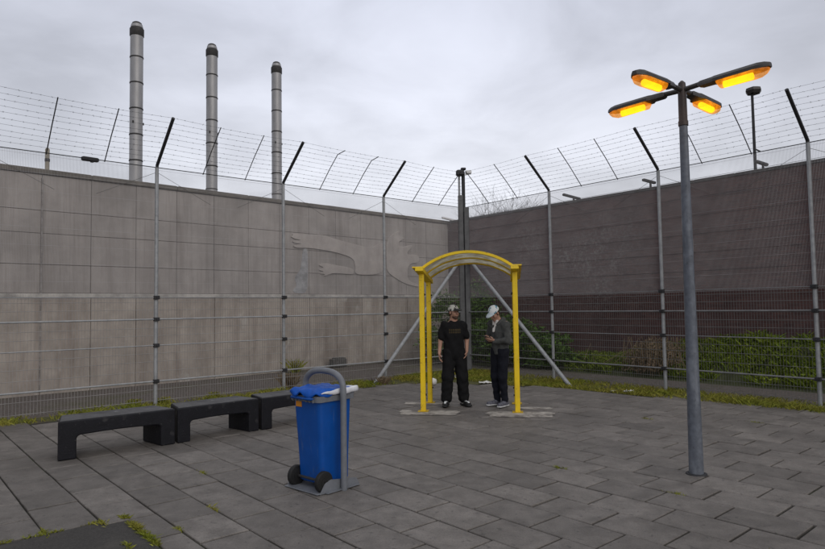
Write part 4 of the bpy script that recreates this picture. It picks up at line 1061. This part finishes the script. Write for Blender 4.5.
            H_ = Field(base - .3, base + .3, .005); H_.cone(base - dd * .055 + (0, 0, .022), base + dd * .185 + (0, 0, .022), .05, .046, .02, sq=((0, 0, 1), .5)); H_.plane((0, 0, .003), (0, 0, -1)); H_.mesh('sole', M['sole'], so_)
    return t

# man in black, facing the camera, looking to his left
j1 = dict(head=(.0, .022, 1.625), face=(-.55, .83, .02), neck=(0, -.01, 1.475), pelvis=(0, 0, .98), chest=(0, .005, 1.30),
          sho_r=(.165, -.005, 1.405), sho_l=(-.165, -.005, 1.405), elb_r=(.235, -.025, 1.14), elb_l=(-.23, -.03, 1.14), wri_r=(.268, .04, .925), wri_l=(-.215, .055, .955),
          hand_r=((.02, .12, -1), (-1, .1, 0), 1, (.3, .35, .3)), hand_l=((.28, .10, -1), (1, .1, .2), -1, (.3, .4, .3)),
          hip_r=(.095, 0, .93), hip_l=(-.095, 0, .93), kne_r=(.125, .025, .50), kne_l=(-.13, .03, .50), ank_r=(.15, -.01, .095), ank_l=(-.155, -.01, .095), toe_r=(.20, .17, .03), toe_l=(-.22, .165, .03))
person('standing man in black T-shirt and trousers with white socks, patterned cap', (.714, 11.0, .008), R(180 + 4), j1,
       dict(cap=M['cap_a'], peak=M['capbrim'], beard=True, top=M['tee'], top_name='tshirt', fat=.034, hem=-.05, sleeve=.72, leg=(.112, .104, .096), cuff=.035, trousers=M['trouser'], shoe='slide'))
# man in hoodie, turned to the left, reading a phone
j2 = dict(head=(-.0, .115, 1.602), face=(-.05, .84, -.52), crown=(0, .3, 1), neck=(0, .035, 1.468), pelvis=(0, -.01, .97), chest=(0, .0, 1.29),
          sho_r=(.17, .01, 1.41), sho_l=(-.17, .01, 1.41), elb_r=(.235, .03, 1.13), elb_l=(-.235, .02, 1.13), wri_r=(.065, .215, 1.155), wri_l=(-.075, .215, 1.14),
          hand_r=((-.45, .75, .12), (-.5, -.1, .8), 1, (.35, .6, .5)), hand_l=((.45, .75, .12), (.5, -.1, .8), -1, (.35, .6, .5)),
          hip_r=(.09, 0, .93), hip_l=(-.09, 0, .93), kne_r=(.095, .03, .50), kne_l=(-.085, .035, .50), ank_r=(.10, -.02, .085), ank_l=(-.085, -.01, .085), toe_r=(.14, .17, .03), toe_l=(-.13, .17, .03))
M2 = Vector((1.50, 10.87, .008)); yw2 = R(180 - 52)
person('standing man in charcoal hoodie and pale cap looking down at a phone', M2, yw2, j2,
       dict(cap=M['cap_b'], peak=M['capbrim_b'], top=M['hood'], top_name='hoodie', fat=.02, hem=-.02, hem_cut=.895, sleeve=2, hood=True, leg=(.102, .078, .056), cuff=.01, trousers=M['jogger'], shoe='sneaker'))
rot2 = Matrix.Rotation(yw2, 4, 'Z'); pc = M2 + (rot2 @ Vector((-.005, .30, 1.185)))
ph = thing('phone', 'dark phone held in the hands of the man in the hoodie', 'phone', pc)
b = MB(); e1 = rot2 @ Vector((1, 0, 0)); e2 = (rot2 @ Vector((0, .85, .5))).normalized(); b.box(pc, (.072, .145, .009), (e1, e2, e1.cross(e2)), bevel=.003); b.build('case', M['phone'], ph)
b = MB(); b.box(pc + e1.cross(e2) * .0052, (.066, .136, .001), (e1, e2, e1.cross(e2))); b.build('screen', M['eye'], ph)

# ------------------------------------------------------------------ light and sky (overcast)
SUN_EL, SUN_AZ = R(28), R(150)                             # azimuth measured from +Y towards +X
sl = bpy.data.lights.new('sun', 'SUN'); sl.energy = .9; sl.angle = R(50); sl.color = (1, .96, .9)
so = bpy.data.objects.new('sun', sl); COL.objects.link(so)
sd = Vector((math.sin(SUN_AZ) * math.cos(SUN_EL), math.cos(SUN_AZ) * math.cos(SUN_EL), math.sin(SUN_EL)))
so.rotation_euler = sd.to_track_quat('Z', 'Y').to_euler(); so.location = (0, 0, 30)
wld = bpy.data.worlds.new('World'); scene.world = wld; wld.use_nodes = True
N = wld.node_tree.nodes; L = wld.node_tree.links; bg = N['Background']
sky = N.new('ShaderNodeTexSky'); sky.sky_type = 'NISHITA'; sky.sun_disc = False; sky.sun_elevation = SUN_EL; sky.sun_rotation = SUN_AZ; sky.air_density = 1.2; sky.dust_density = 3
tc = N.new('ShaderNodeTexCoord'); sep = N.new('ShaderNodeSeparateXYZ'); L.new(tc.outputs['Generated'], sep.inputs[0])
# clouds projected on a plane above
mz = N.new('ShaderNodeMath'); mz.operation = 'MAXIMUM'; mz.inputs[1].default_value = .0; L.new(sep.outputs['Z'], mz.inputs[0])
ad = N.new('ShaderNodeMath'); ad.operation = 'ADD'; ad.inputs[1].default_value = .22; L.new(mz.outputs[0], ad.inputs[0])
dv = N.new('ShaderNodeVectorMath'); dv.operation = 'DIVIDE'; L.new(tc.outputs['Generated'], dv.inputs[0])
cb = N.new('ShaderNodeCombineXYZ'); L.new(ad.outputs[0], cb.inputs[0]); L.new(ad.outputs[0], cb.inputs[1]); L.new(ad.outputs[0], cb.inputs[2]); L.new(cb.outputs[0], dv.inputs[1])
nz = N.new('ShaderNodeTexNoise'); nz.inputs['Scale'].default_value = 2.1; nz.inputs['Detail'].default_value = 8; nz.inputs['Roughness'].default_value = .52; nz.inputs['Distortion'].default_value = .35; L.new(dv.outputs[0], nz.inputs['Vector'])
el = N.new('ShaderNodeValToRGB'); cr = el.color_ramp                                        # overcast brightness by height
cr.elements[0].position = 0.0; cr.elements[0].color = (9.6, 9.7, 10.2, 1)
cr.elements[1].position = 1.0; cr.elements[1].color = (8.0, 8.0, 8.2, 1)
for p, c in ((.16, (9.4, 9.6, 10.4)), (.30, (8.4, 8.65, 9.7)), (.46, (7.6, 7.9, 9.1)), (.7, (7.4, 7.5, 8.1))):
    e = cr.elements.new(p); e.color = (*c, 1)
L.new(sep.outputs['Z'], el.inputs[0])
cm_ = N.new('ShaderNodeMapRange'); cm_.inputs['From Min'].default_value = .3; cm_.inputs['From Max'].default_value = .7; cm_.inputs['To Min'].default_value = .77; cm_.inputs['To Max'].default_value = 1.09; L.new(nz.outputs['Fac'], cm_.inputs['Value'])
sc_ = N.new('ShaderNodeVectorMath'); sc_.operation = 'SCALE'; L.new(el.outputs[0], sc_.inputs[0]); L.new(cm_.outputs[0], sc_.inputs['Scale'])
mx = N.new('ShaderNodeMix'); mx.data_type = 'RGBA'; mx.inputs['Factor'].default_value = .93; L.new(sky.outputs[0], mx.inputs['A']); L.new(sc_.outputs[0], mx.inputs['B']); L.new(mx.outputs['Result'], bg.inputs['Color'])
dt = N.new('ShaderNodeVectorMath'); dt.operation = 'DOT_PRODUCT'; L.new(tc.outputs['Generated'], dt.inputs[0]); dt.inputs[1].default_value = Vector((-.02, .93, .36)).normalized()
dm = N.new('ShaderNodeMapRange'); dm.inputs['From Min'].default_value = .80; dm.inputs['From Max'].default_value = .985; dm.inputs['To Min'].default_value = .70; dm.inputs['To Max'].default_value = 1.0; L.new(dt.outputs['Value'], dm.inputs['Value'])
zm = N.new('ShaderNodeMapRange'); zm.inputs['From Min'].default_value = .55; zm.inputs['From Max'].default_value = .85; L.new(sep.outputs['Z'], zm.inputs['Value'])
dmx = N.new('ShaderNodeMix'); dmx.data_type = 'FLOAT'; dmx.inputs['B'].default_value = 1.12; L.new(zm.outputs[0], dmx.inputs['Factor']); L.new(dm.outputs[0], dmx.inputs['A'])
s2 = N.new('ShaderNodeVectorMath'); s2.operation = 'SCALE'; L.new(sc_.outputs[0], s2.inputs[0]); L.new(dmx.outputs['Result'], s2.inputs['Scale']); L.new(s2.outputs[0], mx.inputs['B'])
bg.inputs['Strength'].default_value = .1

# ------------------------------------------------------------------ camera
cd = bpy.data.cameras.new('camera'); co = bpy.data.objects.new('camera', cd); COL.objects.link(co); scene.camera = co
cd.sensor_fit = 'HORIZONTAL'; cd.sensor_width = 36; cd.lens = FPX / 825 * 36; cd.clip_end = 1000; cd.clip_start = .05
Fw = Vector((0, math.cos(PITCH), math.sin(PITCH))); r0 = Vector((1, 0, 0)); u0 = Vector((0, -math.sin(PITCH), math.cos(PITCH)))
rt = r0 * math.cos(ROLL) - u0 * math.sin(ROLL); upv = r0 * math.sin(ROLL) + u0 * math.cos(ROLL)
co.matrix_world = Matrix(((rt.x, upv.x, -Fw.x, 0), (rt.y, upv.y, -Fw.y, 0), (rt.z, upv.z, -Fw.z, CZ), (0, 0, 0, 1)))
vs_ = scene.view_settings; vs_.view_transform = 'Standard'; vs_.look = 'None'; vs_.exposure = 0; vs_.gamma = 1; vs_.use_curve_mapping = False
scene.cycles.max_bounces = 6; scene.cycles.transparent_max_bounces = 12
